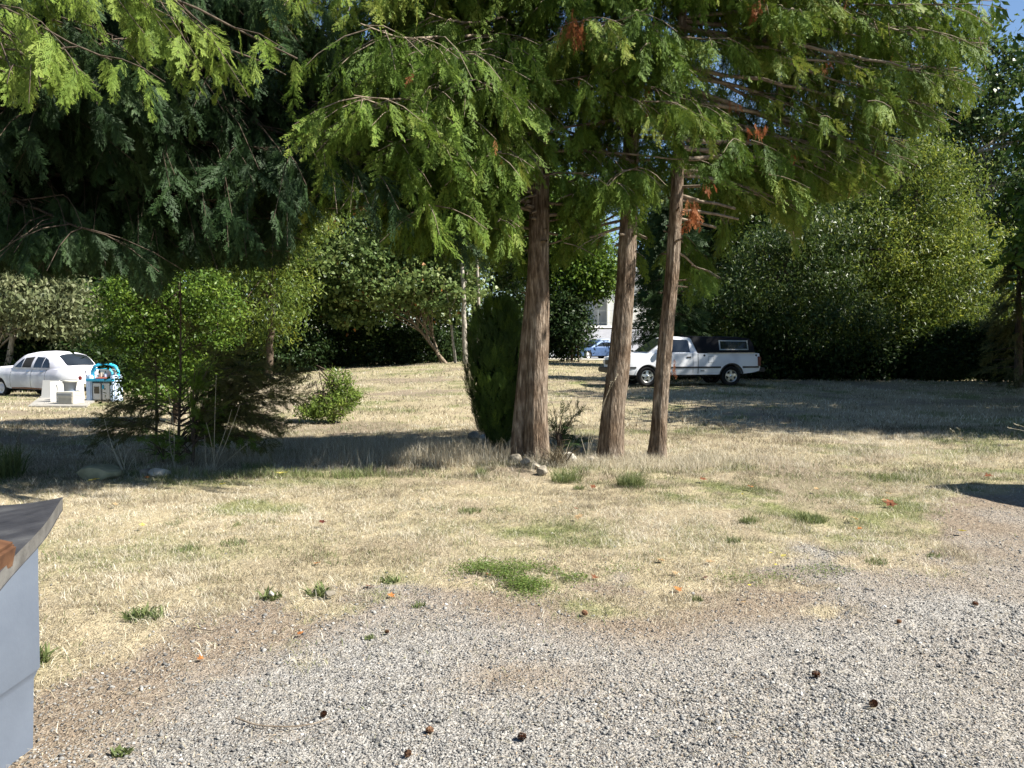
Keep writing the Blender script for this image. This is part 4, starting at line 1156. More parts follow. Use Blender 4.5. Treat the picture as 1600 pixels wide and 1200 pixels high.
# ---- white pickup, nose to the left. local x runs tail(0) -> nose, local +y is the side facing us
def pickup():
    L_ = 5.0
    fw = at(1011, 608, 25.5)
    yaw = math.pi + R(10)
    fx = 4.0
    # front near wheel on the ground at fw
    c, s_ = math.cos(yaw), math.sin(yaw)
    near = -1           # with yaw near 180 the side facing the camera is local +y
    ny_ = .80
    ox = fw.x - (fx * c - ny_ * s_); oy = fw.y - (fx * s_ + ny_ * c)
    z = gz(ox + 2.5 * c, oy + 2.5 * s_) + .01
    t = thing('pickup_truck', 'white pickup truck with black bed canopy parked in the shade beyond the trunks', 'pickup', (ox, oy, z), yaw)
    def wf(x, z):
        w = .86
        w -= .05 * max(0, (.55 - z) / .25) ** 1.5
        w -= .035 * max(0, (z - .80) / .3)
        w -= .22 * max(0, (x - 4.55) / .5) ** 2
        w -= .06 * max(0, (.25 - x) / .25) ** 2
        return w
    body = [(.03, .50), (.0, .62), (.02, 1.05), (.05, 1.09), (2.22, 1.09), (2.24, 1.09), (3.82, 1.09), (4.0, 1.085), (4.75, 1.02), (4.98, .95), (5.03, .85), (5.05, .50), (5.0, .40)]
    body += [(fx + .40, .38)] + arch(fx, .40, .38, 12, .33)[1:] + [(3.5, .38), (1.55, .38)] + arch(1.05, .40, .40, 12, .33) + [(.3, .44)]
    panel(body, wf, M['white_paint'], 'body', t, xc=[.15, .5, .85, 1.25, 1.7, 2.23, 2.8, 3.4, 3.8, 4.2, 4.5, 4.7, 4.85, 4.95], zc=[.5, .62, .8, .95], crown=.015)
    def wc(x, z):
        return .80 - .23 * max(0, (z - 1.08)) / .55 - .02 * max(0, z - 1.5)
    cab = [(2.24, 1.085), (2.32, 1.30), (2.40, 1.56), (2.46, 1.61), (2.9, 1.645), (3.12, 1.625), (3.2, 1.60), (3.98, 1.085)]
    panel(cab, wc, M['white_paint'], 'cab', t, xc=[2.5, 2.9, 3.2], zc=[1.2, 1.35, 1.5, 1.58], crown=.02)
    for sd in (1, -1):
        plate('side_window', [(2.50, 1.13), (2.52, 1.50), (2.56, 1.54), (3.08, 1.555), (3.18, 1.53), (3.62, 1.20), (3.64, 1.13)], wc, sd, .006, M['glass'], t)
        plate('quarter_divider', [(3.20, 1.13), (3.16, 1.53), (3.19, 1.53), (3.23, 1.13)], wc, sd, .012, M['black_trim'], t)
        # door seams
        plate('door_seam', [(2.42, .46), (2.42, 1.08), (2.432, 1.08), (2.432, .46)], wf, sd, .002, M['black_trim'], t, .004)
        plate('door_seam', [(3.60, .46), (3.60, 1.08), (3.612, 1.08), (3.612, .46)], wf, sd, .002, M['black_trim'], t, .004)
        plate('door_seam', [(2.235, .42), (2.235, 1.07), (2.255, 1.07), (2.255, .42)], wf, sd, .002, M['black_trim'], t, .004)
        for xa, xb in ((.06, .66), (1.44, 3.60), (4.40, 4.95)):
            n = 6
            top = [(xa + (xb - xa) * i / n, .655) for i in range(n + 1)]; bot = [(xb - (xb - xa) * i / n, .60) for i in range(n + 1)]
            plate('side_moulding', top + bot, wf, sd, .014, M['black_trim'], t, .02)
        plate('door_handle', [(2.50, .945), (2.50, .985), (2.64, .985), (2.64, .945)], wf, sd, .02, M['black_trim'], t, .025)
        # arch lips
        for cx in (1.05, fx):
            o = [(cx + math.cos(a) * .435, .33 + math.sin(a) * .435) for a in np.linspace(.12, math.pi - .12, 17)]
            i_ = [(cx + math.cos(a) * .395, .33 + math.sin(a) * .395) for a in np.linspace(.12, math.pi - .12, 17)]
            plate('arch_trim', o + i_[::-1], wf, sd, .012, M['black_trim'] if cx == 1.05 else M['white_paint'], t, .03)
        if sd == 1:
            plate('fuel_door', [(1.70, .80), (1.70, .96), (1.73, .975), (1.86, .975), (1.88, .96), (1.88, .80), (1.86, .785), (1.72, .785)], wf, sd, .006, M['white_paint'], t, .01)
            o = [(1.69, .775), (1.69, .985), (1.89, .985), (1.89, .775)]; i_ = [(1.698, .783), (1.698, .977), (1.882, .977), (1.882, .783)]
            ring_plate('fuel_door_gap', o, i_, wf, sd, .003, M['black_trim'], t, .004)
            for (xa, za) in ((2.02, 1.02), (.16, 1.02)):
                pts = [(xa + .035 * math.cos(a), za + .035 * math.sin(a)) for a in np.linspace(0, 6.28, 12, endpoint=False)]
                plate('stake_cap', pts, wf, sd, .006, M['black_trim'], t, .01)
            # small badge
            plate('badge', [(2.02, .50), (2.02, .53), (2.16, .53), (2.16, .50)], wf, sd, .005, M['chrome'], t, .006)
        box_obj('tail_light', (-.012, .10, sd * .80 - .055, sd * .80 + .052, .66, .98), M['red_lens'], t, .012)
        box_obj('headlight', (4.90, 5.058, sd * .60 - .13, sd * .60 + .13, .70, .86), M['lamp_lens'], t, .02)
        box_obj('turn_signal', (4.90, 5.035, sd * .76 - .05, sd * .76 + .045, .70, .86), M['amber_lens'], t, .015)
        box_obj('door_mirror', (3.50, 3.62, sd * .86 - .03, sd * .86 + .12, 1.10, 1.27), M['black_trim'], t, .02)
        wheel(t, fx, sd * .74, sd, z=.335)
        wheel(t, 1.05, sd * .74, sd, z=.325, flat=.03)
    # windscreen and back glass
    bm = bmesh.new()
    q = [(3.93, .72, 1.125), (3.93, -.72, 1.125), (3.25, -.57, 1.575), (3.25, .57, 1.575)]
    vs = [bm.verts.new((x + .022, y, z_ + .022)) for x, y, z_ in q]; f = bm.faces.new(vs)
    bmesh.ops.subdivide_edges(bm, edges=bm.edges[:], cuts=3, use_grid_fill=True)
    bm_obj('windscreen', bm, M['glass'], t)
    box_obj('grille', (4.95, 5.062, -.46, .46, .70, .86), M['black_trim'], t, .01)
    box_obj('front_bumper', (4.92, 5.20, -.84, .84, .44, .62), M['black_trim'], t, .03)
    box_obj('rear_bumper', (-.20, .03, -.80, .80, .46, .60), M['black_trim'], t, .02)
    box_obj('chassis', (.35, 4.75, -.55, .55, .30, .70), M['dark_under'], t)
    box_obj('rear_axle', (.98, 1.12, -.66, .66, .28, .40), M['dark_under'], t)
    # canopy over the bed
    def wk(x, z): return .80 - .16 * max(0, z - 1.12) / .5
    can = [(.18, 1.10), (.24, 1.45), (.34, 1.585), (.7, 1.625), (1.9, 1.64), (2.44, 1.655), (2.36, 1.45), (2.23, 1.10)]
    cn = panel(can, wk, M['soft_top'], 'bed_canopy', t, xc=[.5, .9, 1.3, 1.7, 2.1], zc=[1.25, 1.4, 1.52, 1.6], crown=.03)
    for sd in (1, -1):
        o = [(.42, 1.20), (.42, 1.52), (1.46, 1.53), (1.46, 1.20)]; i_ = [(.46, 1.235), (.46, 1.485), (1.42, 1.495), (1.42, 1.235)]
        fr = ring_plate('canopy_window_frame', o, i_, wk, sd, .016, M['alloy'], cn, .03)
        plate('canopy_window', i_, wk, sd, .008, M['glass'], cn, .01)
        plate('canopy_rail', [(.22, 1.085), (.22, 1.11), (1.9, 1.11), (1.9, 1.085)], lambda x, z: .84, sd, .012, M['alloy'], cn, .02)
pickup()

# ---- old rounded saloon on the left, nose to the left, tail swung towards us
def old_car():
    cx = 0
    fw = at(4, 620, 27.6)
    yaw = math.pi - R(24)
    fx = 3.75
    c, s_ = math.cos(yaw), math.sin(yaw); ny_ = .76
    ox = fw.x - (fx * c - ny_ * s_); oy = fw.y - (fx * s_ + ny_ * c)
    z = fw.z
    t = thing('old_car', 'faded pale lilac rounded old saloon car left on the grass', 'car', (ox, oy, z), yaw)
    def wf(x, z):
        w = .88
        w -= .06 * max(0, (.5 - z) / .2) ** 1.5
        w -= .09 * max(0, (z - .75) / .25) ** 1.6
        w -= .20 * max(0, (x - 4.0) / .8) ** 2
        w -= .26 * max(0, (.75 - x) / .75) ** 2
        return w
    body = [(.02, .45), (-.02, .60), (.02, .78), (.18, .92), (.55, 1.0), (1.1, 1.03), (3.1, 1.05), (3.6, 1.06), (4.2, 1.03), (4.55, .95), (4.68, .82), (4.72, .5), (4.68, .38)]
    body += arch(fx, .38, .36, 12, .34) + [(3.2, .32), (1.45, .32)] + arch(.95, .34, .34, 12, .32)[0:] + [(.4, .40)]
    panel(body, wf, M['old_paint'], 'body', t, xc=[.1, .3, .55, .9, 1.3, 1.8, 2.3, 2.9, 3.4, 3.8, 4.1, 4.3, 4.5], zc=[.45, .6, .75, .85, .95], crown=.07)
    def wc(x, z):
        w = .80 - .30 * (max(0, z - 1.03) / .55) ** 1.5
        w -= .26 * max(0, (1.25 - x) / .75) ** 1.6
        w -= .10 * max(0, (x - 2.9) / .4) ** 2
        return w
    cab = [(.42, .99), (.62, 1.12), (.85, 1.33), (1.1, 1.49), (1.45, 1.57), (1.9, 1.60), (2.3, 1.585), (2.62, 1.53), (2.75, 1.47), (3.18, 1.04)]
    panel(cab, wc, M['old_paint'], 'roof', t, xc=[.7, .95, 1.25, 1.6, 2.0, 2.4, 2.7, 3.0], zc=[1.08, 1.16, 1.24, 1.32, 1.40, 1.47, 1.53], crown=.045, smooth=60)
    for sd in (1, -1):
        plate('quarter_window', [(1.16, 1.07), (1.20, 1.20), (1.34, 1.34), (1.53, 1.41), (1.53, 1.07)], wc, sd, .006, M['glass'], t)
        plate('rear_window_pane', [(1.57, 1.07), (1.57, 1.42), (1.98, 1.44), (1.98, 1.07)], wc, sd, .006, M['glass'], t)
        plate('open_window_dark', [(2.12, 1.07), (2.12, 1.44), (2.56, 1.40), (2.58, 1.07)], wc, sd, .006, M['dark_under'], t)  # near-black plate paints the dark inside the open window
        plate('vent_window', [(2.62, 1.07), (2.61, 1.385), (2.70, 1.35), (2.98, 1.07)], wc, sd, .006, M['glass'], t)
        for xa in (1.30, 2.04, 3.12):
            plate('door_seam', [(xa, .38), (xa, 1.0), (xa + .014, 1.0), (xa + .014, .38)], wf, sd, .002, M['black_trim'], t, .004)
        for xa in (1.42, 2.16):
            plate('door_handle', [(xa, .93), (xa, .955), (xa + .13, .955), (xa + .13, .93)], wf, sd, .03, M['chrome'], t, .03)
        plate('sill_rust', [(1.5, .325), (1.5, .36), (2.3, .38), (3.1, .36), (3.1, .325)], wf, sd, .004, M['rust'], t, .006)
        wheel(t, fx, sd * .72, sd, rad=.335, spokes=0, rim_r=.6, hub='old_paint')
        wheel(t, .95, sd * .72, sd, rad=.335, spokes=0, rim_r=.6, hub='old_paint')
        box_obj('tail_light', (-.03, .06, sd * .52 - .06, sd * .52 + .06, .66, .80), M['red_lens'], t, .02)
        lathe('headlight', [(.001, .0), (.001, .001)], M['lamp_lens'], t, (4.6, sd * .6, .75)) if False else box_obj('headlight', (4.55, 4.70, sd * .58 - .1, sd * .58 + .1, .68, .86), M['lamp_lens'], t, .05)
    # wrapped back glass lies on the sloping tail of the roof
    bm = bmesh.new()
    prof = [(.60, 1.105), (.72, 1.215), (.85, 1.33), (.98, 1.415), (1.08, 1.48)]
    grid = []
    for i, (x, z_) in enumerate(prof):
        row = []
        for k in range(13):
            f = -0.86 + 1.72 * k / 12
            edge = abs(f) ** 4
            if i == 0: z2 = z_ + .05 * edge; x2 = x + .05 * edge
            elif i == 4: z2 = z_ - .06 * edge; x2 = x - .06 * edge
            else: z2 = z_; x2 = x
            row.append(bm.verts.new((x2 - .022, f * (wc(x2, z2) + .012), z2 + .045 * (1 - f * f) + .022)))
        grid.append(row)
    for i in range(4):
        for k in range(12): bm.faces.new((grid[i][k], grid[i][k + 1], grid[i + 1][k + 1], grid[i + 1][k]))
    bm_obj('back_glass', bm, M['glass'], t, smooth=True)
    box_obj('rear_bumper', (-.14, -.02, -.74, .74, .42, .54), M['chrome'], t, .04)
    box_obj('front_bumper', (4.74, 4.86, -.78, .78, .42, .54), M['chrome'], t, .04)
    box_obj('chassis', (.35, 4.4, -.5, .5, .25, .7), M['dark_under'], t)
old_car()

# ---- two far cars by the road
def far_car(label, px, py, Yd, yaw, paint, h=1.45, L_=4.4, w=.86, suv=False):
    p = at(px, py, Yd); z = gz(p.x, p.y) + .03
    t = thing('parked_car', label, 'car', (p.x, p.y, z), yaw, group='cars parked along the road')
    def wf(x, z):
        return w - .05 * max(0, (z - .7) / .3) - .2 * max(0, (x - L_ + .6) / .6) ** 2 - .12 * max(0, (.4 - x) / .4) ** 2 - .04 * max(0, (.4 - z) / .2)
    rh = h
    b1 = .98 if suv else .90
    body = [(.02, .35), (.0, .8), (.1, b1), (.9, b1 + .02), (3.1, b1), (3.3, b1 - .02), (4.1, b1 - .14), (L_ - .08, b1 - .28), (L_, .55), (L_ - .05, .28)] + arch(3.5, .36, .28, 8, .33) + arch(.85, .36, .28, 8, .33)
    panel(body, wf, paint, 'body', t, xc=[.3, .9, 1.6, 2.4, 3.2, 3.8, 4.1, 4.25], zc=[.5, .7], crown=.03)
    def wc(x, z): return w - .08 - .22 * (z - b1) / .5
    cab = [(.12 if suv else .5, b1 - .01), (.35 if suv else 1.0, rh - .1), (.6 if suv else 1.4, rh - .01), (1.4, rh), (2.0, rh - .03), (2.2, rh - .08), (3.2, b1 - .01)]
    panel(cab, wc, paint, 'cabin', t, xc=[.8, 1.4, 2.0], zc=[1.1, 1.25], crown=.03)
    for sd in (1, -1):
        plate('side_window', [(.75 if suv else 1.0, b1 + .06), (.85 if suv else 1.2, rh - .12), (2.05, rh - .13), (2.75, b1 + .06)], wc, sd, .006, M['glass'], t)
        wheel(t, 3.5, sd * (w - .12), sd, rad=.33, spokes=0); wheel(t, .85, sd * (w - .12), sd, rad=.33, spokes=0)
        box_obj('headlight', (L_ - .3, L_ - .03, sd * .58 - .14, sd * .58 + .12, .62, .76), M['lamp_lens'], t, .03)
        box_obj('door_mirror', (2.75, 2.88, sd * w - .02, sd * w + .16, b1 + .02, b1 + .16), paint, t, .03)
    bm = bmesh.new()
    q = [(3.13, w - .16, b1 + .06), (3.13, -(w - .16), b1 + .06), (2.28, -(w - .30), rh - .10), (2.28, w - .30, rh - .10)]
    bm.faces.new([bm.verts.new((x + .03, y, z_ + .03)) for x, y, z_ in q]); bm_obj('windscreen', bm, M['glass'], t)
    box_obj('grille', (L_ - .12, L_ + .005, -.42, .42, .42, .66), M['black_trim'], t, .03)
    box_obj('number_plate', (L_ - .02, L_ + .012, -.18, .18, .38, .47), M['white_paint'], t)
    box_obj('chassis', (.3, L_ - .4, -.5, .5, .2, .6), M['dark_under'], t)
silver = plain('silver_blue_paint', (.34, .40, .48), .3, .3); bluec = plain('blue_car_paint', (.07, .12, .24), .3, .3)
far_car('silver blue hatchback facing us on the far road, half behind the leaning trunk', 950, 554, 74, math.pi + R(52), silver, 1.6, suv=True)
far_car('blue car parked nearest the field edge, half behind the leaning trunk', 962, 566, 60, math.pi + R(35), bluec, 1.4)

# ---- pale building beyond the road
def building():
    p = at(975, 512, 122); x0 = at(930, 512, 122).x; z = gz(p.x, 122)
    t = thing('building', 'pale grey building with bright end wall beyond the road', 'building', (x0, 122, z))
    wallm = plain('pale_render', (.74, .73, .70), .8, 0, .05, 1, .2); grm = plain('grey_siding', (.42, .43, .43), .8, 0, .08, 1, .2)
    box_obj('side_wall', (0, 2.0, 2, 22, -.3, 7.2), grm, t)
    box_obj('front_wall', (2.0, 16, 0, 22, -.3, 7.2), wallm, t)
    box_obj('corner_board', (1.85, 2.06, -.12, .08, -.3, 7.2), wallm, t)
    bm = bmesh.new()
    vs = [bm.verts.new(v) for v in [(-.6, -.6, 7.2), (16.6, -.6, 7.2), (16.6, 22.6, 7.2), (-.6, 22.6, 7.2), (-.6, 11, 10.4), (16.6, 11, 10.4)]]
    for f in [(0, 1, 5, 4), (2, 3, 4, 5), (0, 4, 3), (1, 2, 5), (3, 2, 1, 0)]: bm.faces.new([vs[i] for i in f])
    bm_obj('roof', bm, plain('roof_shingle', (.12, .11, .11), .9), t)
    for k in range(3):
        box_obj('window', (5 + 3.6 * k, 6.4 + 3.6 * k, -.05, .05, 3.2, 4.8), M['glass'], t)
building()
# chain-link style post and fence in front of building
t = thing('wire_fence', 'pale post and rails in front of the far building', 'fence', at(934, 512, 116)[:]); t.location.z = gz(t.location.x, 116)
for k in range(5): box_obj('post', (k * 2.4 - 4.8, k * 2.4 - 4.7, -.05, .05, 0, 2.6), M['alloy'], t)
box_obj('rail', (-4.8, 4.9, -.02, .02, 2.4, 2.45), M['alloy'], t); box_obj('rail', (-4.8, 4.9, -.02, .02, .6, .65), M['alloy'], t)

# ------------------------------------------------------------------ pile of household things on the left
GY = 21.0
def gp(px, Y, dz=0):
    p = at(px, 600, Y); return (p.x, Y, gz(p.x, Y) + dz)
def gpx(px, py):
    """ground point under a photo pixel"""
    lo, hi = 2.0, 60.0
    for _ in range(50):
        m_ = (lo + hi) / 2; p = at(px, py, m_)
        if p.z > gz(p.x, m_): lo = m_
        else: hi = m_
    return Vector((p.x, m_, gz(p.x, m_)))
cream = plain('cream_plastic', (.46, .44, .38), .5, 0, .06); whitep = plain('white_laminate', (.52, .51, .48), .45, 0, .05, 2)
greyp = plain('grey_plastic', (.30, .32, .34), .5, 0, .1); bluep = plain('turquoise_plastic', (.03, .36, .55), .4, 0, .12); pblue = plain('pale_blue_plastic', (.48, .58, .72), .5, 0, .08)
q = gpx(90, 632); BX, BY, BZ = q
s21 = BY / FPX     # metres per photo pixel there
slab = thing('paving_slab', 'pale flat board lying on the grass under the air conditioner', 'board', (BX, BY, BZ))
bm = bmesh.new()
pts = [gpx(44, 636), gpx(135, 637), gpx(150, 628), gpx(72, 622)]
top = [bm.verts.new((p.x - BX, p.y - BY, .035)) for p in pts]; bot = [bm.verts.new((p.x - BX, p.y - BY, -.12)) for p in pts]
bm.faces.new(top); bm.faces.new(bot[::-1])
for i in range(4): bm.faces.new((top[i], top[(i + 1) % 4], bot[(i + 1) % 4], bot[i]))
bm_obj('board', bm, plain('pale_board', (.30, .285, .255), .8, 0, .08), slab)
# air conditioner
q = gpx(101, 634)
ac = thing('air_conditioner', 'cream window air conditioner with slotted front, frontmost of the pile', 'appliance', (q.x, q.y, q.z + .04), R(-12))
box_obj('case', (-.27, .27, 0, .42, 0, .33), cream, ac, .012)
box_obj('front_grille', (-.17, .25, -.014, .0, .03, .21), plain('beige_grille', (.40, .37, .30), .6), ac, .004)
bm = bmesh.new()
for k in range(7): boxm(bm, -.165, .245, -.022, -.010, .045 + k * .024, .052 + k * .024)
bm_obj('grille_slats', bm, cream, ac)
bm = bmesh.new()
for k in range(14): boxm(bm, -.24 + k * .034, -.22 + k * .034, -.008, .003, .235, .30)
bm_obj('air_outlet', bm, greyp, ac)
for k in (0, 1): box_obj('control_knob', (-.245, -.205, -.02, 0, .05 + .1 * k, .085 + .1 * k), greyp, ac, .006)
bm = bmesh.new()
for k in range(6): boxm(bm, .268, .276, .06, .34, .05 + k * .045, .065 + k * .045)
bm_obj('side_louvres', bm, greyp, ac)
# leaning white panels
def lean_panel(label, px0, px1, py, hh, tilt, rz, mat=whitep, name='cabinet_panel', cat='panel', dy=0, group=None):
    q = gpx((px0 + px1) / 2, py); w = (px1 - px0) * s21 / 2
    t = thing(name, label, cat, (q.x * (q.y + dy) / q.y, q.y + dy, q.z + .035), rz, group=group)
    o = box_obj('board', (-w, w, -.012, .012, 0, hh), mat, t, .004); o.rotation_euler = (R(-tilt), 0, 0)
    o2 = box_obj('edge_strip', (w, w + .02, -.016, .016, 0, hh), mat, t); o2.rotation_euler = (R(-tilt), 0, 0)
    return t
lean_panel('large square white panel leaning at the left end of the pile', 62, 92, 628, .60, 10, R(-6), dy=.35)
lean_panel('narrow white panel leaning in front of the large square one', 80, 96, 630, .58, 14, R(30), dy=.1)
lean_panel('white panel leaning beside the grey bucket', 92, 100, 630, .50, 8, R(55), dy=.25)
lean_panel('tilted white panel to the right of the grey bucket', 117, 131, 628, .58, 24, R(35), dy=.4)
# bucket standing on something
q = gpx(110, 629)
bk = thing('bucket', 'grey plastic bucket with pale rim behind the air conditioner', 'bucket', (q.x * (q.y + .45) / q.y, q.y + .45, q.z + .32))
def vlathe(name, prof, mat, parent, seg=28, loc=(0, 0, 0)):
    V = []; n = len(prof)
    for j in range(seg):
        a = 2 * math.pi * j / seg
        for r_, z_ in prof: V.append((loc[0] + math.cos(a) * r_, loc[1] + math.sin(a) * r_, loc[2] + z_))
    F = [(j * n + i, ((j + 1) % seg) * n + i, ((j + 1) % seg) * n + i + 1, j * n + i + 1) for j in range(seg) for i in range(n - 1)]
    return make_mesh(name, V, F, mat, parent, smooth=True)
vlathe('pail', [(.001, 0), (.15, 0), (.20, .30), (.21, .30), (.195, .30), (.14, .02), (.001, .02)], greyp, bk)
vlathe('rim_band', [(.205, .24), (.222, .245), (.222, .31), (.205, .31)], cream, bk)
bx = thing('plastic_crate', 'pale crate standing under the grey bucket', 'crate', (q.x * (q.y + .45) / q.y, q.y + .45, q.z + .03))
box_obj('crate_body', (-.2, .2, -.16, .16, 0, .285), pblue, bx, .02); box_obj('crate_rim', (-.215, .215, -.175, .175, .24, .27), greyp, bx, .008)
# hand truck frame
q = gpx(136, 629)
ht = thing('hand_cart', 'thin dark folded cart frame standing against the toy kitchen', 'cart', (q.x - .03, q.y + .3, q.z))
a_ = Acc()
for pts in ([(-.16, 0, .9), (.16, 0, .9)], [(-.16, 0, .9), (-.02, .05, .05)], [(.16, 0, .9), (.02, .05, .05)], [(-.12, 0, .65), (.12, 0, .65)], [(-.15, 0, .82), (.05, 0, .45)]):
    Vt, Ft = tube(pts, [.012] * len(pts), 6); a_.add(Vt, Ft)
a_.build('frame', M['black_trim'], ht)
for sx_ in (-.1, .1): lathe('wheel', [(.001, .02), (.07, .02), (.085, .0), (.07, -.02), (.001, -.02)], M['tyre'], ht, (sx_, .05, .09))
# toy kitchen: pale blue body, turquoise arch on top, back board, shelves
q = gpx(162, 629)
tk = thing('toy_kitchen', 'turquoise and white plastic play kitchen with arched top', 'toy', (q.x * (q.y + .25) / q.y, q.y + .25, q.z), R(-10))
box_obj('side_panel', (-.46, -.28, -.15, .25, 0, .78), pblue, tk, .03)
box_obj('side_panel', (.32, .46, -.15, .25, 0, .78), pblue, tk, .03)
box_obj('back_board', (-.28, .32, .15, .24, 0, .95), whitep, tk, .02)
box_obj('counter', (-.46, .46, -.18, .25, .60, .68), bluep, tk, .025)
box_obj('counter_tray', (-.15, .25, -.165, .10, .685, .71), plain('coral_plastic', (.62, .20, .12), .4), tk, .01)
box_obj('oven_door', (-.26, .02, -.12, -.08, .06, .56), whitep, tk, .02); box_obj('oven_window', (-.2, -.04, -.128, -.118, .25, .45), M['glass'], tk)
box_obj('cupboard_door', (.04, .31, -.12, -.08, .06, .56), whitep, tk, .02); box_obj('door_handle', (.08, .12, -.16, -.115, .38, .5), bluep, tk, .01)
a_ = Acc()
Vt, Ft = tube([(-.42, .1, .66), (-.42, .1, .88), (-.34, .1, 1.02), (-.2, .1, 1.08), (.2, .1, 1.08), (.34, .1, 1.02), (.42, .1, .88), (.42, .1, .66)], [.045] * 8, 10); a_.add(Vt, Ft)
Vt, Ft = tube([(-.30, .0, .66), (-.30, .0, .86), (-.22, .0, .96), (.22, .0, .96), (.30, .0, .86), (.30, .0, .66)], [.03] * 6, 8); a_.add(Vt, Ft)
a_.build('arch_frame', bluep, tk, smooth=True)
box_obj('cup', (-.12, .0, -.05, .06, .71, .86), cream, tk, .02); box_obj('jug', (.05, .14, -.05, .05, .71, .82), pblue, tk, .02)

# ------------------------------------------------------------------ near bin at the left edge
def bin_():
    Yd = 2.75
    tp = at(62, 838, Yd)                      # top right corner of the body
    bt = at(47, 1195, 2.72)
    x = at(62, 838, 3.03).x; z1 = at(62, 838, 3.03).z
    t = thing('wheelie_bin', 'grey blue plastic bin with warped dark lid at the left edge', 'bin', (x, Yd, 0))
    bodym = noise_mat('bin_plastic', [(.3, (.10, .12, .155)), (.7, (.135, .16, .20))], 2.5, (1, 1, 1), .05, 40, .55)
    lidm = noise_mat('bin_lid_plastic', [(.3, (.022, .022, .026)), (.55, (.045, .045, .05)), (.8, (.10, .10, .10))], 7, (1, 1.3, 1), .25, 30, .55)
    edgem = noise_mat('lit_lid_edge', [(.3, (.085, .082, .078)), (.7, (.15, .145, .135))], 12, (1, 1, 1), .3, 30, .7)  # light on the lid rim put into a paler grey edge colour
    # tapered body: near the top wide, narrower at the ground, horizontal crease
    bm = bmesh.new()
    rings = []
    for z_, ins in ((-.02, .03), (.27, .022), (.30, .012), (.31, .006), (z1 * .8, .003), (z1, 0)):
        ring = []
        for (xx, yy) in ((-.62, -.62), (-.04, -.62), (0, -.58), (0, -.03), (-.03, 0), (-.62, 0)):
            sx_ = -ins if xx > -.3 else ins; sy_ = -ins if yy > -.3 else ins
            ring.append(bm.verts.new((xx + sx_, yy + .30 + sy_, z_)))
        rings.append(ring)
    for a_, b_ in zip(rings, rings[1:]):
        n = len(a_)
        for i in range(n): bm.faces.new((a_[i], a_[(i + 1) % n], b_[(i + 1) % n], b_[i]))
    bm.faces.new(rings[0][::-1]); bm.faces.new(rings[-1])
    bm_obj('body', bm, bodym, t, smooth=True, auto=35)
    # lid: thick warped sheet
    n, m_ = 24, 24
    P0 = at(98, 777, 3.12); P0 = Vector((P0.x - x, P0.y - Yd, P0.z))     # far right corner of the lid
    Pn = at(-8, 905, 2.15); Pn = Vector((Pn.x - x, Pn.y - Yd, Pn.z))     # near right corner
    bm = bmesh.new(); up_, dn = [], []
    for i in range(n + 1):
        u = i / n
        row, row2 = [], []
        for j in range(m_ + 1):
            v = j / m_                                     # 0 right edge .. 1 left
            p = P0.lerp(Pn, u)
            px_ = p.x + .035 * math.sin(u * math.pi) - v * .75
            zt = p.z + .028 * math.sin(u * math.pi * 1.0) * (1 - v) - .035 * math.sin(min(1, v * 3.2) * math.pi * .5) * (1 - u) + .02 * math.sin(v * 9 + u * 3) * v + .004 * math.sin(u * 9) * (1 - v) ** 3
            row.append(bm.verts.new((px_, p.y, zt)))
            row2.append(bm.verts.new((px_, p.y, zt - .052)))
        up_.append(row); dn.append(row2)
    for i in range(n):
        for j in range(m_):
            bm.faces.new((up_[i][j], up_[i][j + 1], up_[i + 1][j + 1], up_[i + 1][j]))
            bm.faces.new((dn[i][j], dn[i + 1][j], dn[i + 1][j + 1], dn[i][j + 1]))
    bm_obj('lid', bm, lidm, t, smooth=True, auto=60)
    bm = bmesh.new()
    def strip(A, B):
        for k in range(len(A) - 1): bm.faces.new([bm.verts.new(v) for v in (A[k], A[k + 1], B[k + 1], B[k])])
    cu = [[v for v in row] for row in (up_, dn)] if False else None
    U = lambda i, j: None
    def pos(i, j, low):
        u = i / n; v = j / m_; p = P0.lerp(Pn, u)
        zt = p.z + .028 * math.sin(u * math.pi) * (1 - v) - .035 * math.sin(min(1, v * 3.2) * math.pi * .5) * (1 - u) + .02 * math.sin(v * 9 + u * 3) * v + .004 * math.sin(u * 9) * (1 - v) ** 3
        return (p.x + .035 * math.sin(u * math.pi) - v * .75, p.y, zt - (.053 if low else -.001))
    def off(pt, dx, dy): return (pt[0] + dx, pt[1] + dy, pt[2])
    strip([off(pos(i, 0, 0), .001, 0) for i in range(n + 1)], [off(pos(i, 0, 1), -.004, 0) for i in range(n + 1)])
    strip([off(pos(0, j, 0), 0, .001) for j in range(m_ + 1)], [off(pos(0, j, 1), 0, -.003) for j in range(m_ + 1)])
    strip([off(pos(n, j, 0), 0, -.001) for j in range(m_ + 1)], [off(pos(n, j, 1), 0, .003) for j in range(m_ + 1)])
    bm_obj('lid_edge', bm, edgem, t)
    # wood block resting on the lid
    w = at(-22, 868, 2.22)
    tw = thing('wood_block', 'orange brown varnished timber end resting on the bin lid', 'timber', (w.x, w.y, w.z - .05), R(8), rot=(R(4), R(14), R(6)))
    wood = noise_mat('varnished_wood', [(.3, (.06, .026, .012)), (.55, (.11, .052, .025)), (.75, (.16, .085, .042))], 3, (1, 7, 7), .1)
    box_obj('timber', (-.35, .045, -.10, .06, 0, .085), wood, tw, .012)
bin_()

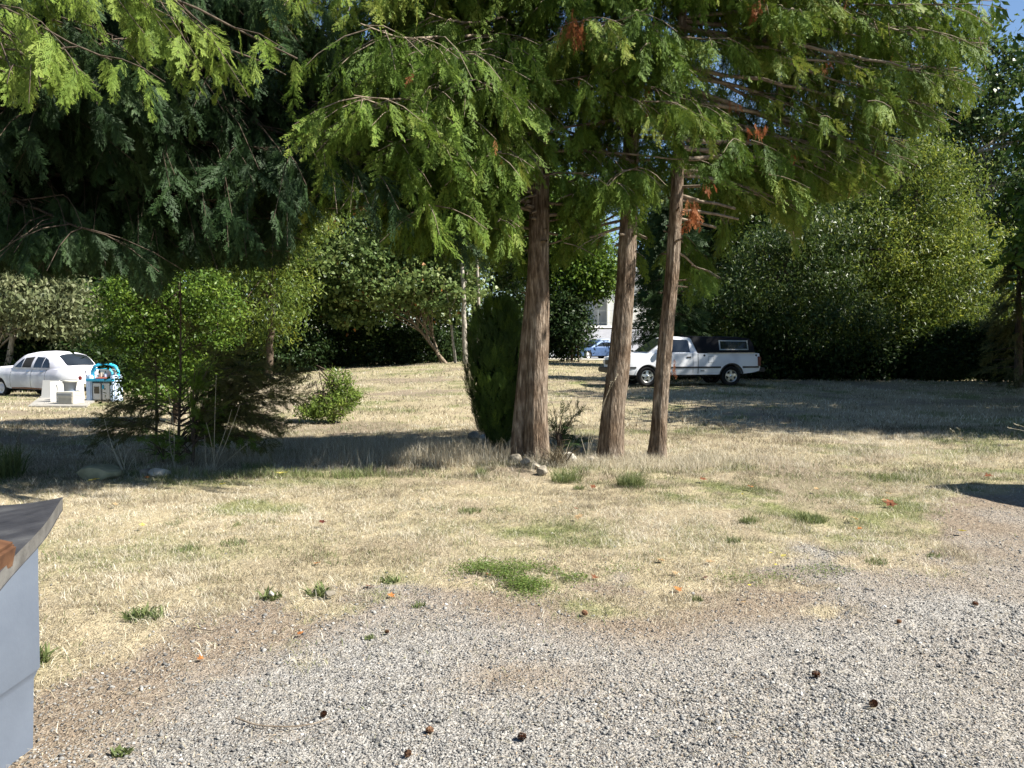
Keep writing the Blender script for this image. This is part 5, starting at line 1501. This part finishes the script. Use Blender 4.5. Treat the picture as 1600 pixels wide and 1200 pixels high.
# ------------------------------------------------------------------ stones
def rock(label, px, py, w, h, dpt, mat, seed, rz=0, name='stone', squash=1, group=None, sink=.25):
    p = gpx(px, py); s = p.y / FPX
    t = bmesh.new(); bmesh.ops.create_icosphere(t, subdivisions=4, radius=1)
    rr = np.random.default_rng(seed)
    cuts = unit(rr.normal(size=(9, 3))); dd = rr.uniform(.55, .9, 9)
    for v in t.verts:
        c_ = np.array(v.co[:])
        for cn, cd in zip(cuts, dd):
            k = float(c_ @ cn)
            if k > cd: c_ = c_ - cn * (k - cd) * .9
        c_ = c_ * (1 + .10 * (float(fbm(c_[0] * 3 + seed, c_[1] * 3 + c_[2] * 2)) - .5))
        v.co = Vector(c_ * np.array([w * s, dpt, h * s]))
    o = bm_obj(name, t, mat, None, smooth=True, auto=25)
    o.location = (p.x, p.y, p.z + h * s * (1 - sink * 2) * .6 + .03); o.rotation_euler = (0, 0, rz)
    return tag(o, label, 'rock', group)
rock('large flat greenish stone slab lying left of the young cedars', 152, 748, 38, 16, .24, M['stone_green'], 201, R(-14))
rock('pale broken stone beside the dry stalks, the whiter of the two', 250, 745, 17, 9, .12, M['stone_white'], 202, R(10))
rock('smaller grey stone touching the pale broken stone on its left', 228, 744, 9, 8, .09, M['stone'], 203)
rock('rounded white stone at the foot of the round shrub', 762, 694, 14, 11, .12, M['stone_white'], 204)
rock('dull tan stone left of the white stone by the round shrub', 742, 690, 14, 10, .12, M['stone'], 205)
rock('small grey stone standing in front of the forked trunk', 848, 742, 10, 10, .08, M['stone'], 206, group='small stones round the forked trunk')
for k, (px, py, w, lab) in enumerate([(792, 712, 12, 'tan stone at the left root of the forked trunk'), (806, 722, 11, 'tan stone just below the left root of the forked trunk'), (822, 727, 10, 'tan stone below the split of the forked trunk'),
                                      (772, 708, 9, 'small tan stone between the round shrub and the forked trunk'), (890, 722, 14, 'pale stone right of the low dark seedling'), (905, 712, 12, 'pale stone half hidden between forked and leaning trunks'),
                                      (838, 733, 8, 'small tan stone under the right root of the forked trunk'), (922, 722, 8, 'small pale stone at the foot of the leaning trunk')]):
    rock(lab, px, py, w, w * .7, .1, M['stone'] if k % 2 else M['stone_white'] if k == 4 else M['stone'], 210 + k, group='small stones round the forked trunk')
rock('white shell like stone among weeds at the gravel edge', 424, 938, 6, 6, .02, M['stone_white'], 230)
rock('grey pebble lying in the green weed near the gravel edge', 516, 936, 9, 6, .025, M['stone'], 231)

# ------------------------------------------------------------------ leaves and cones lying about
def fallen_leaf(label, px, py, size, mat, seed, curl=.5, group='fallen leaves on the ground'):
    p = gpx(px, py); s = p.y / FPX * size
    rr = np.random.default_rng(seed)
    pts = []
    lob = [(0, -1), (.25, -.55), (.85, -.45), (.55, -.1), (1, .35), (.45, .35), (.2, 1.0), (-.1, .45), (-.7, .7), (-.55, .15), (-1, -.1), (-.5, -.35), (-.3, -.6)]
    bm = bmesh.new(); ctr = bm.verts.new((0, 0, .12))
    ring = [bm.verts.new((a * rr.uniform(.8, 1.1), b * rr.uniform(.8, 1.1), curl * (a * a * .8 + rr.uniform(-.1, .35) * abs(b)))) for a, b in lob]
    mid = [bm.verts.new((a * .5, b * .5, curl * .1 + rr.uniform(-.05, .12))) for a, b in lob]
    n = len(lob)
    for i in range(n):
        bm.faces.new((ctr, mid[i], mid[(i + 1) % n])); bm.faces.new((mid[i], ring[i], ring[(i + 1) % n], mid[(i + 1) % n]))
    for v in bm.verts: v.co *= s
    e = bmesh.ops.solidify(bm, geom=bm.faces[:], thickness=.0012)
    o = bm_obj('fallen_leaf', bm, mat, None, smooth=True, auto=50)
    o.location = (p.x, p.y, p.z + .018 + (.03 if p.y > 5.8 else 0)); o.rotation_euler = (rr.uniform(-.45, .1), rr.uniform(-.3, .3), rr.uniform(0, 6.28))
    return tag(o, label, 'leaf', group)
lb = noise_mat('brown_leaf', [(.3, (.16, .06, .03)), (.7, (.34, .14, .07))], 20); lt = noise_mat('tan_leaf', [(.3, (.42, .29, .15)), (.7, (.62, .47, .28))], 20)
ly = noise_mat('yellow_leaf', [(.3, (.55, .48, .10)), (.7, (.72, .66, .22))], 20); lr = noise_mat('dark_red_leaf', [(.3, (.09, .025, .02)), (.7, (.20, .06, .04))], 20)
lo = noise_mat('orange_leaf', [(.3, (.45, .17, .05)), (.7, (.62, .30, .10))], 20)
for k, (px, py, sz, mt, lab) in enumerate([
    (1391, 794, 11, lb, 'reddish brown curled leaf near the tip of the right hand shadow'), (1381, 789, 6, lt, 'tan leaf touching the reddish brown curled leaf on its left'), (1335, 818, 8, lt, 'pale tan leaf left below the reddish brown curled leaf'),
    (1343, 835, 6, lo, 'small orange leaf just under the pale tan leaf on the right'), (1503, 838, 8, ly, 'yellow leaf on the bare soil at the right'), (1388, 778, 6, lt, 'small pale leaf above the reddish brown curled leaf'),
    (1099, 755, 8, lb, 'brown curled leaf right of the slim trunk in dry grass'), (1172, 767, 6, lo, 'orange brown leaf halfway between slim trunk and right shadow'), (927, 767, 6, lb, 'dark brown leaf below the leaning trunk'),
    (503, 824, 7, lr, 'dark red leaf alone in the middle of the dry grass on the left'), (440, 745, 12, ly, 'large yellow leaf at the edge of the left shade band'), (349, 763, 7, ly, 'yellow leaf left of the large yellow leaf'),
    (145, 757, 13, ly, 'yellow leaf leaning on the greenish stone slab'), (222, 829, 6, ly, 'yellow green leaf in the grass right of the bin'), (180, 795, 5, lt, 'small tan leaf between the slab and the bin'),
    (496, 884, 7, lo, 'orange leaf standing in grass above the gravel edge'), (577, 920, 9, lb, 'brown curled leaf left of the bare gravel tongue'), (611, 935, 8, lo, 'orange leaf left of the green clover patch'),
    (764, 902, 6, lb, 'brown leaf lying on the green clover patch'), (930, 906, 8, lb, 'brown leaf at the right end of the clover patch'), (905, 815, 9, lt, 'tan leaf in the greenish grass below the trunks'), (875, 792, 5, lt, 'small tan leaf below the forked trunk'),
    (900, 802, 5, lb, 'small brown leaf above the tan leaf below the trunks'), (1033, 879, 8, lt, 'tan leaf in sparse grass below the slim trunk'), (1109, 881, 10, lt, 'broad tan leaf with dark shadow in sparse grass'), (1055, 899, 7, lt, 'tan leaf above the orange curled leaf at the gravel edge'),
    (1102, 906, 6, lr, 'dark red leaf at the gravel edge below the slim trunk'), (1059, 925, 9, lo, 'orange curled leaf on the gravel edge'), (1224, 872, 6, ly, 'pale yellow leaf beside the small yellow flowers'), (1162, 945, 6, lt, 'brownish leaf on the gravel right of the orange curled leaf'),
    (660, 787, 4, lt, 'tiny tan leaf in the middle of the dry grass'), (1276, 771, 6, lt, 'small tan leaf in the green patch on the right'), (230, 752, 5, lo, 'small orange leaf beside the pale broken stone'), (1545, 750, 8, lb, 'brown leaf cluster at the right, above the shadow'),
    (470, 994, 7, lo, 'orange brown leaf on the soil left of centre'), (313, 1034, 7, lo, 'narrow orange leaf on the gravel at the left'), (1500, 690, 6, lt, 'small tan leaf at the far shade edge on the right')]):
    fallen_leaf(lab, px, py, sz, mt, 300 + k, curl=.5 if k % 2 else .25)
def cone(label, px, py, sz, seed):
    p = gpx(px, py); s = p.y / FPX * sz * .58
    rr = np.random.default_rng(seed); acc = Acc()
    n = 110; u = np.arange(n) / n; a = u * n * 2.4
    rad = np.sin(u * math.pi * .88 + .25) * .5
    P = np.stack([(u - .5) * 2.1, np.cos(a) * rad, np.sin(a) * rad + .35], 1)
    D = np.stack([.5 + u * 0, np.cos(a), np.sin(a)], 1); H = np.stack([np.ones(n), np.zeros(n), np.zeros(n)], 1) + rr.normal(0, .2, (n, 3))
    stamp(acc, LEAFW, P * s, frames(D, H), np.full(n, .62 * s), rr.random(n))
    ni = 12
    t = thing('pine_cone', label, 'pine cone', (p.x, p.y, p.z + .015), rr.uniform(0, 6.28), group='cones lying on the gravel')
    acc.build('scales', conem, t)
    Vt, Ft = tube([(-s, 0, .35 * s), (0, 0, .35 * s), (s, 0, .35 * s)], [.1 * s, .4 * s, .08 * s], 8)
    a2 = Acc(); a2.add(Vt, Ft); a2.build('core', lb, t, smooth=True)
conem = leaf_mat('cone_scale', [(0, (.05, .025, .014)), (.5, (.13, .065, .035)), (1, (.28, .16, .09))], 0, .8, 1, .2)
for k, (px, py, sz, lab) in enumerate([(914, 963, 8, 'orange brown cone just below the clover patch'), (506, 1122, 9, 'cone touching the curved twig'), (672, 1148, 10, 'cone low in the middle of the gravel, left of centre'),
                                       (815, 1158, 11, 'cone lowest near the centre of the gravel'), (637, 1185, 10, 'cone nearest the bottom edge, left of centre'), (1274, 1060, 10, 'flattened dark cone on the right hand gravel'),
                                       (1365, 1106, 11, 'dark cone lowest on the right hand gravel'), (604, 992, 6, 'small dark cone on the soil left of centre'), (1523, 948, 7, 'small cone at the far right gravel edge'), (1405, 976, 6, 'small black cone on the right hand gravel')]):
    cone(lab, px, py, sz, 400 + k)
# curved twig and small sticks
def twig(label, pts, rad, mat=None):
    P = [gpx(*p) for p in pts]; o = P[len(P) // 2]
    V_ = [(p.x - o.x, p.y - o.y, p.z - o.z + rad + .012) for p in P]
    u = np.linspace(0, 1, 24); s = np.linspace(0, 1, len(V_)); V_ = np.array(V_)
    PP = np.stack([np.interp(u, s, V_[:, k]) for k in range(3)], 1)
    for _ in range(3): PP[1:-1] = (PP[:-2] + PP[1:-1] * 2 + PP[2:]) / 4
    Vt, Ft = tube(PP, np.linspace(rad, rad * .6, 24), 6)
    ob = make_mesh('twig', Vt, Ft, mat or M['twig'], None, smooth=True); ob.location = o
    return tag(ob, label, 'twig', 'twigs on the ground')
twig('long curved twig lying on the gravel at the left', [(368, 1127), (400, 1139), (450, 1142), (490, 1137), (515, 1128)], .0035)
twig('short dark twig at the soil edge left of centre', [(302, 985), (330, 990), (362, 982)], .003, M['dark_bark'])
twig('thin pale twig on the gravel right of centre', [(840, 1110), (850, 1100), (860, 1090)], .002)
twig('dark bent twig lying in the soil at the far right', [(1280, 860), (1300, 866), (1320, 880)], .003, M['dark_bark'])

# ------------------------------------------------------------------ weeds, tufts, stalks
def tuft(label, px, py, rad, h, n, seed, mat='green_grass', name='grass_tuft', cat='plant', v=.4, w=.003, lean=(.7, .3), group='green tufts in the dry grass'):
    p = gpx(px, py); s = p.y / FPX; rr = np.random.default_rng(seed); acc = Acc()
    a = rr.uniform(0, 6.28, n); q = rad * s * np.sqrt(rr.random(n)) * .6
    x_ = p.x + np.cos(a) * q * 1.2; y_ = p.y + np.sin(a) * q
    blades(acc, x_, y_, rr.uniform(.5, 1.1, n) * h * s, rr.uniform(.6, 1.2, n) * w, np.clip(rr.normal(*lean, n), 0, 1.4), v + rr.normal(0, .15, n), rr)
    o = acc.build(name, M[mat], None, loc=(p.x, p.y, p.z)); o.location = p
    return tag(o, label, cat, group)
for k, (px, py, rad, h, n, lab) in enumerate([
    (752, 745, 14, 18, 160, 'small bright green tuft below the round shrub'), (885, 752, 34, 24, 420, 'wide green tuft in front of the forked and leaning trunks'), (985, 760, 30, 28, 420, 'green tuft in front of the slim trunk'),
    (905, 765, 12, 10, 120, 'low green tuft under the wide tuft by the trunks'), (1168, 818, 18, 16, 160, 'dark green weed tuft right of the middle of the lawn'), (1265, 815, 34, 18, 330, 'broad green weed tuft on the right of the lawn'),
    (1145, 848, 16, 12, 120, 'low green tuft under the dark green weed'), (500, 930, 22, 26, 60, 'broad bladed weed at the gravel edge left of centre'), (424, 935, 24, 20, 60, 'broad bladed weed with a white stone at its foot'),
    (610, 910, 20, 12, 70, 'flat weed at the tip of the gravel tongue'), (365, 850, 30, 10, 130, 'greyish green weed in the dry grass left of centre'), (225, 965, 40, 22, 150, 'sprawling weed near the bin'),
    (1400, 750, 50, 16, 300, 'light green grass patch above the right hand shadow'), (1090, 938, 12, 9, 60, 'little weed on the gravel edge below the slim trunk'), (578, 998, 12, 9, 50, 'tiny green weed on the bare soil'),
    (188, 1178, 18, 14, 50, 'small green weed near the bottom left corner'), (60, 1035, 22, 34, 70, 'leafy weed touching the right side of the bin'), (1460, 870, 16, 8, 90, 'low green tuft on bare soil at the right'),
    (1370, 880, 26, 10, 140, 'thin green strip of grass at the right of the lawn edge'), (735, 800, 26, 10, 160, 'pale green tuft in the middle of the lawn'), (550, 745, 40, 14, 260, 'green grass fringe along the left shade band'),
    (400, 735, 34, 18, 260, 'green grass clump at the foot of the bushy young cedar'), (290, 860, 30, 10, 130, 'yellow green patch of grass left of the lawn middle'), (655, 948, 16, 10, 60, 'faint green weed on gravel left of the clover')]):
    wide = .0075 if 'broad bladed' in lab or 'weed near' in lab or 'leafy' in lab or 'flat weed' in lab else .0028
    tuft(lab, px, py, rad, h, n, 500 + k, w=wide, v=.35, lean=(.85, .3) if wide > .005 else (.65, .3))
# clover patch: low leafy mat
def mat_plant(label, blobs, n, size, mat, seed, h=.05):
    rr = np.random.default_rng(seed); acc = Acc()
    X_ = []; Y_ = []
    for (px, py, rx, ry, k) in blobs:
        c_ = gpx(px, py); s = c_.y / FPX
        nn = int(n * k); X_.append(c_.x + rr.normal(0, rx * s * .5, nn)); Y_.append(c_.y + rr.normal(0, ry * s * (c_.y / CAMZ) * .5, nn))
    x_ = np.concatenate(X_); y_ = np.concatenate(Y_)
    kp = fbm(x_ * 7, y_ * 7) > .40; x_, y_ = x_[kp], y_[kp]; m_ = len(x_)
    P = np.stack([x_, y_, g(x_, y_) + rr.random(m_) ** .8 * h * (.5 + fbm(x_ * 5, y_ * 5))], 1)
    D = rr.normal(size=(m_, 3)); D[:, 2] = .2 + .3 * D[:, 2]; H = rr.normal(0, .45, (m_, 3)); H[:, 2] += 1
    stamp(acc, LEAFW, P, frames(D, H), size * rr.uniform(.6, 1.3, m_), np.clip(.5 + rr.normal(0, .2, m_), 0, 1))
    c_ = gpx(blobs[0][0], blobs[0][1])
    o = acc.build('clover_patch', mat, None, loc=c_); o.location = c_
    return tag(o, label, 'plant')
mat_plant('bright green clover patch at the edge of the gravel', [(800, 898, 75, 22, .5), (750, 895, 40, 18, .2), (825, 920, 45, 16, .25), (895, 905, 50, 16, .15)], 9000, .012, M['clover'], 600)
mat_plant('thin patch of tiny green weeds right of the clover patch', [(1180, 905, 90, 14, .5), (1280, 890, 60, 12, .3), (960, 890, 60, 14, .2)], 2200, .010, M['clover'], 601, .025)
# tall dry stalks with seed heads
def stalk(label, x0, y0, tips, seed, rad=.0028, group='tall dry grass stalks', head=True, mat='straw', val=.65, Yt=0):
    p = gpx(x0, y0); rr = np.random.default_rng(seed); acc = Acc()
    for (tx, ty) in tips:
        e = at(tx, ty, p.y + rr.uniform(-.1, .1) + Yt); a_ = np.array([p.x + rr.uniform(-.04, .04), p.y + rr.uniform(-.04, .04), p.z - .01]); b_ = np.array(e[:])
        u = np.linspace(0, 1, 9)[:, None]
        m_ = a_ + (b_ - a_) * u; m_[:, 0] += np.sin(u[:, 0] * math.pi) * rr.uniform(-.05, .05); m_[:, 2] += np.sin(u[:, 0] * math.pi) * .03
        Vt, Ft = tube(m_, np.linspace(rad, rad * .5, 9), 4); acc.add(Vt, Ft, np.full(len(Vt), val))
        if head:
            d_ = unit(m_[-1] - m_[-3]); k = 14
            P = m_[-1] - d_ * rr.uniform(0, .09, (k, 1)) + rr.normal(0, .003, (k, 3))
            D = d_ + rr.normal(0, .35, (k, 3))
            V0 = Acc(); stamp(acc, LEAFN, P, frames(D, rr.normal(size=(k, 3))), np.full(k, .028), np.full(k, val))
    o = acc.build('dry_stalk', M[mat], None, loc=p); o.location = p
    return tag(o, label, 'plant', group)
stalk('tall dry grass stalks crossing the leaning trunk', 915, 720, [(965, 585), (955, 597), (900, 620), (935, 612)], 610)
stalk('thin pale stalks standing between the forked and the leaning trunk', 905, 715, [(872, 582), (916, 605), (880, 600), (868, 660), (890, 640)], 611, .002)
stalk('dry stalk leaning right from the foot of the leaning trunk', 960, 715, [(982, 630), (990, 640)], 612, .002)
stalk('long yellow stalks rising in front of the young cedars', 330, 738, [(338, 585), (322, 660), (320, 680), (362, 640), (375, 632), (390, 690)], 613, .0045, head=False, val=.55)
stalk('long yellow stalks left of the trunk of the young cedars', 275, 730, [(262, 610), (268, 650), (255, 700), (300, 722)], 614, .0045, head=False, val=.6)
stalk('bunch of pale upright stalks left of the young cedars', 195, 735, [(172, 690), (183, 692), (192, 698), (204, 700), (160, 690), (163, 655), (212, 715)], 615, .004, head=False, val=.7)
stalk('dark seeding weed stalks at the left edge above the bin', 12, 745, [(20, 662), (27, 664), (36, 655), (42, 652), (5, 690), (30, 690), (16, 700), (8, 720)], 616, .004, val=.12)
stalk('pale stalk reaching in from the right edge', 1640, 690, [(1585, 662), (1575, 668), (1590, 690), (1570, 695)], 617, .003)
stalk('thin stalks in the grass at the shade edge, right of centre', 1500, 692, [(1485, 670), (1496, 668)], 618, .002)
tuft('grey leafy weed clump at the left edge above the bin', 10, 748, 34, 60, 260, 620, v=.2, w=.006, lean=(.45, .3))
tuft('dead brown weed clump between the forked and leaning trunks', 872, 728, 18, 46, 150, 621, mat='straw', v=.05, w=.006, lean=(.8, .3), group=None)
# little yellow flowers
fl = Acc(); p = gpx(1205, 885)
for (px, py) in ((1204, 866), (1212, 885), (1171, 918), (1160, 772)):
    q = gpx(px, py + 6); e = np.array([q.x, q.y, q.z + .04]); Vt, Ft = tube([(q.x, q.y, q.z), e], [.001, .001], 4)
    k = 12; a = np.arange(k) / k * 6.28
    stamp(fl, LEAFN, np.repeat(e[None], k, 0), frames(np.stack([np.cos(a), np.sin(a), np.full(k, .5)], 1), np.tile([0, 0, 1.], (k, 1))), np.full(k, .014), np.full(k, .5))
yl = leaf_mat('yellow_petal', [(0, (.7, .55, .02)), (1, (.8, .65, .03))], .2, .5, 1)
o = fl.build('yellow_flowers', yl, None, loc=p); o.location = p; tag(o, 'tiny yellow dandelion flowers scattered at the right of the lawn edge', 'flowers', None)
# made-up shed outside the frame, added to cast the shade at the right
sh = thing('unseen_shade_shed', 'unseen shed shape added outside the frame to cast the shade at the right', 'shed', (7.3, 7.35, gz(7.3, 7.35)))
wd = noise_mat('shed_boards', [(.3, (.16, .12, .09)), (.7, (.28, .22, .17))], 6, (1, 1, 6), .3)
box_obj('walls', (-.1, 2.2, -.75, .75, 0, 1.9), wd, sh)
bm = bmesh.new()
vs = [bm.verts.new(v) for v in [(-.3, -.95, 1.85), (2.4, -.95, 1.85), (2.4, .95, 1.85), (-.3, .95, 1.85), (-.3, .55, 2.55), (2.4, .55, 2.55)]]
for f in [(0, 1, 5, 4), (2, 3, 4, 5), (0, 4, 3), (1, 2, 5), (3, 2, 1, 0)]: bm.faces.new([vs[i] for i in f])
bm_obj('roof', bm, M['dark_bark'], sh)
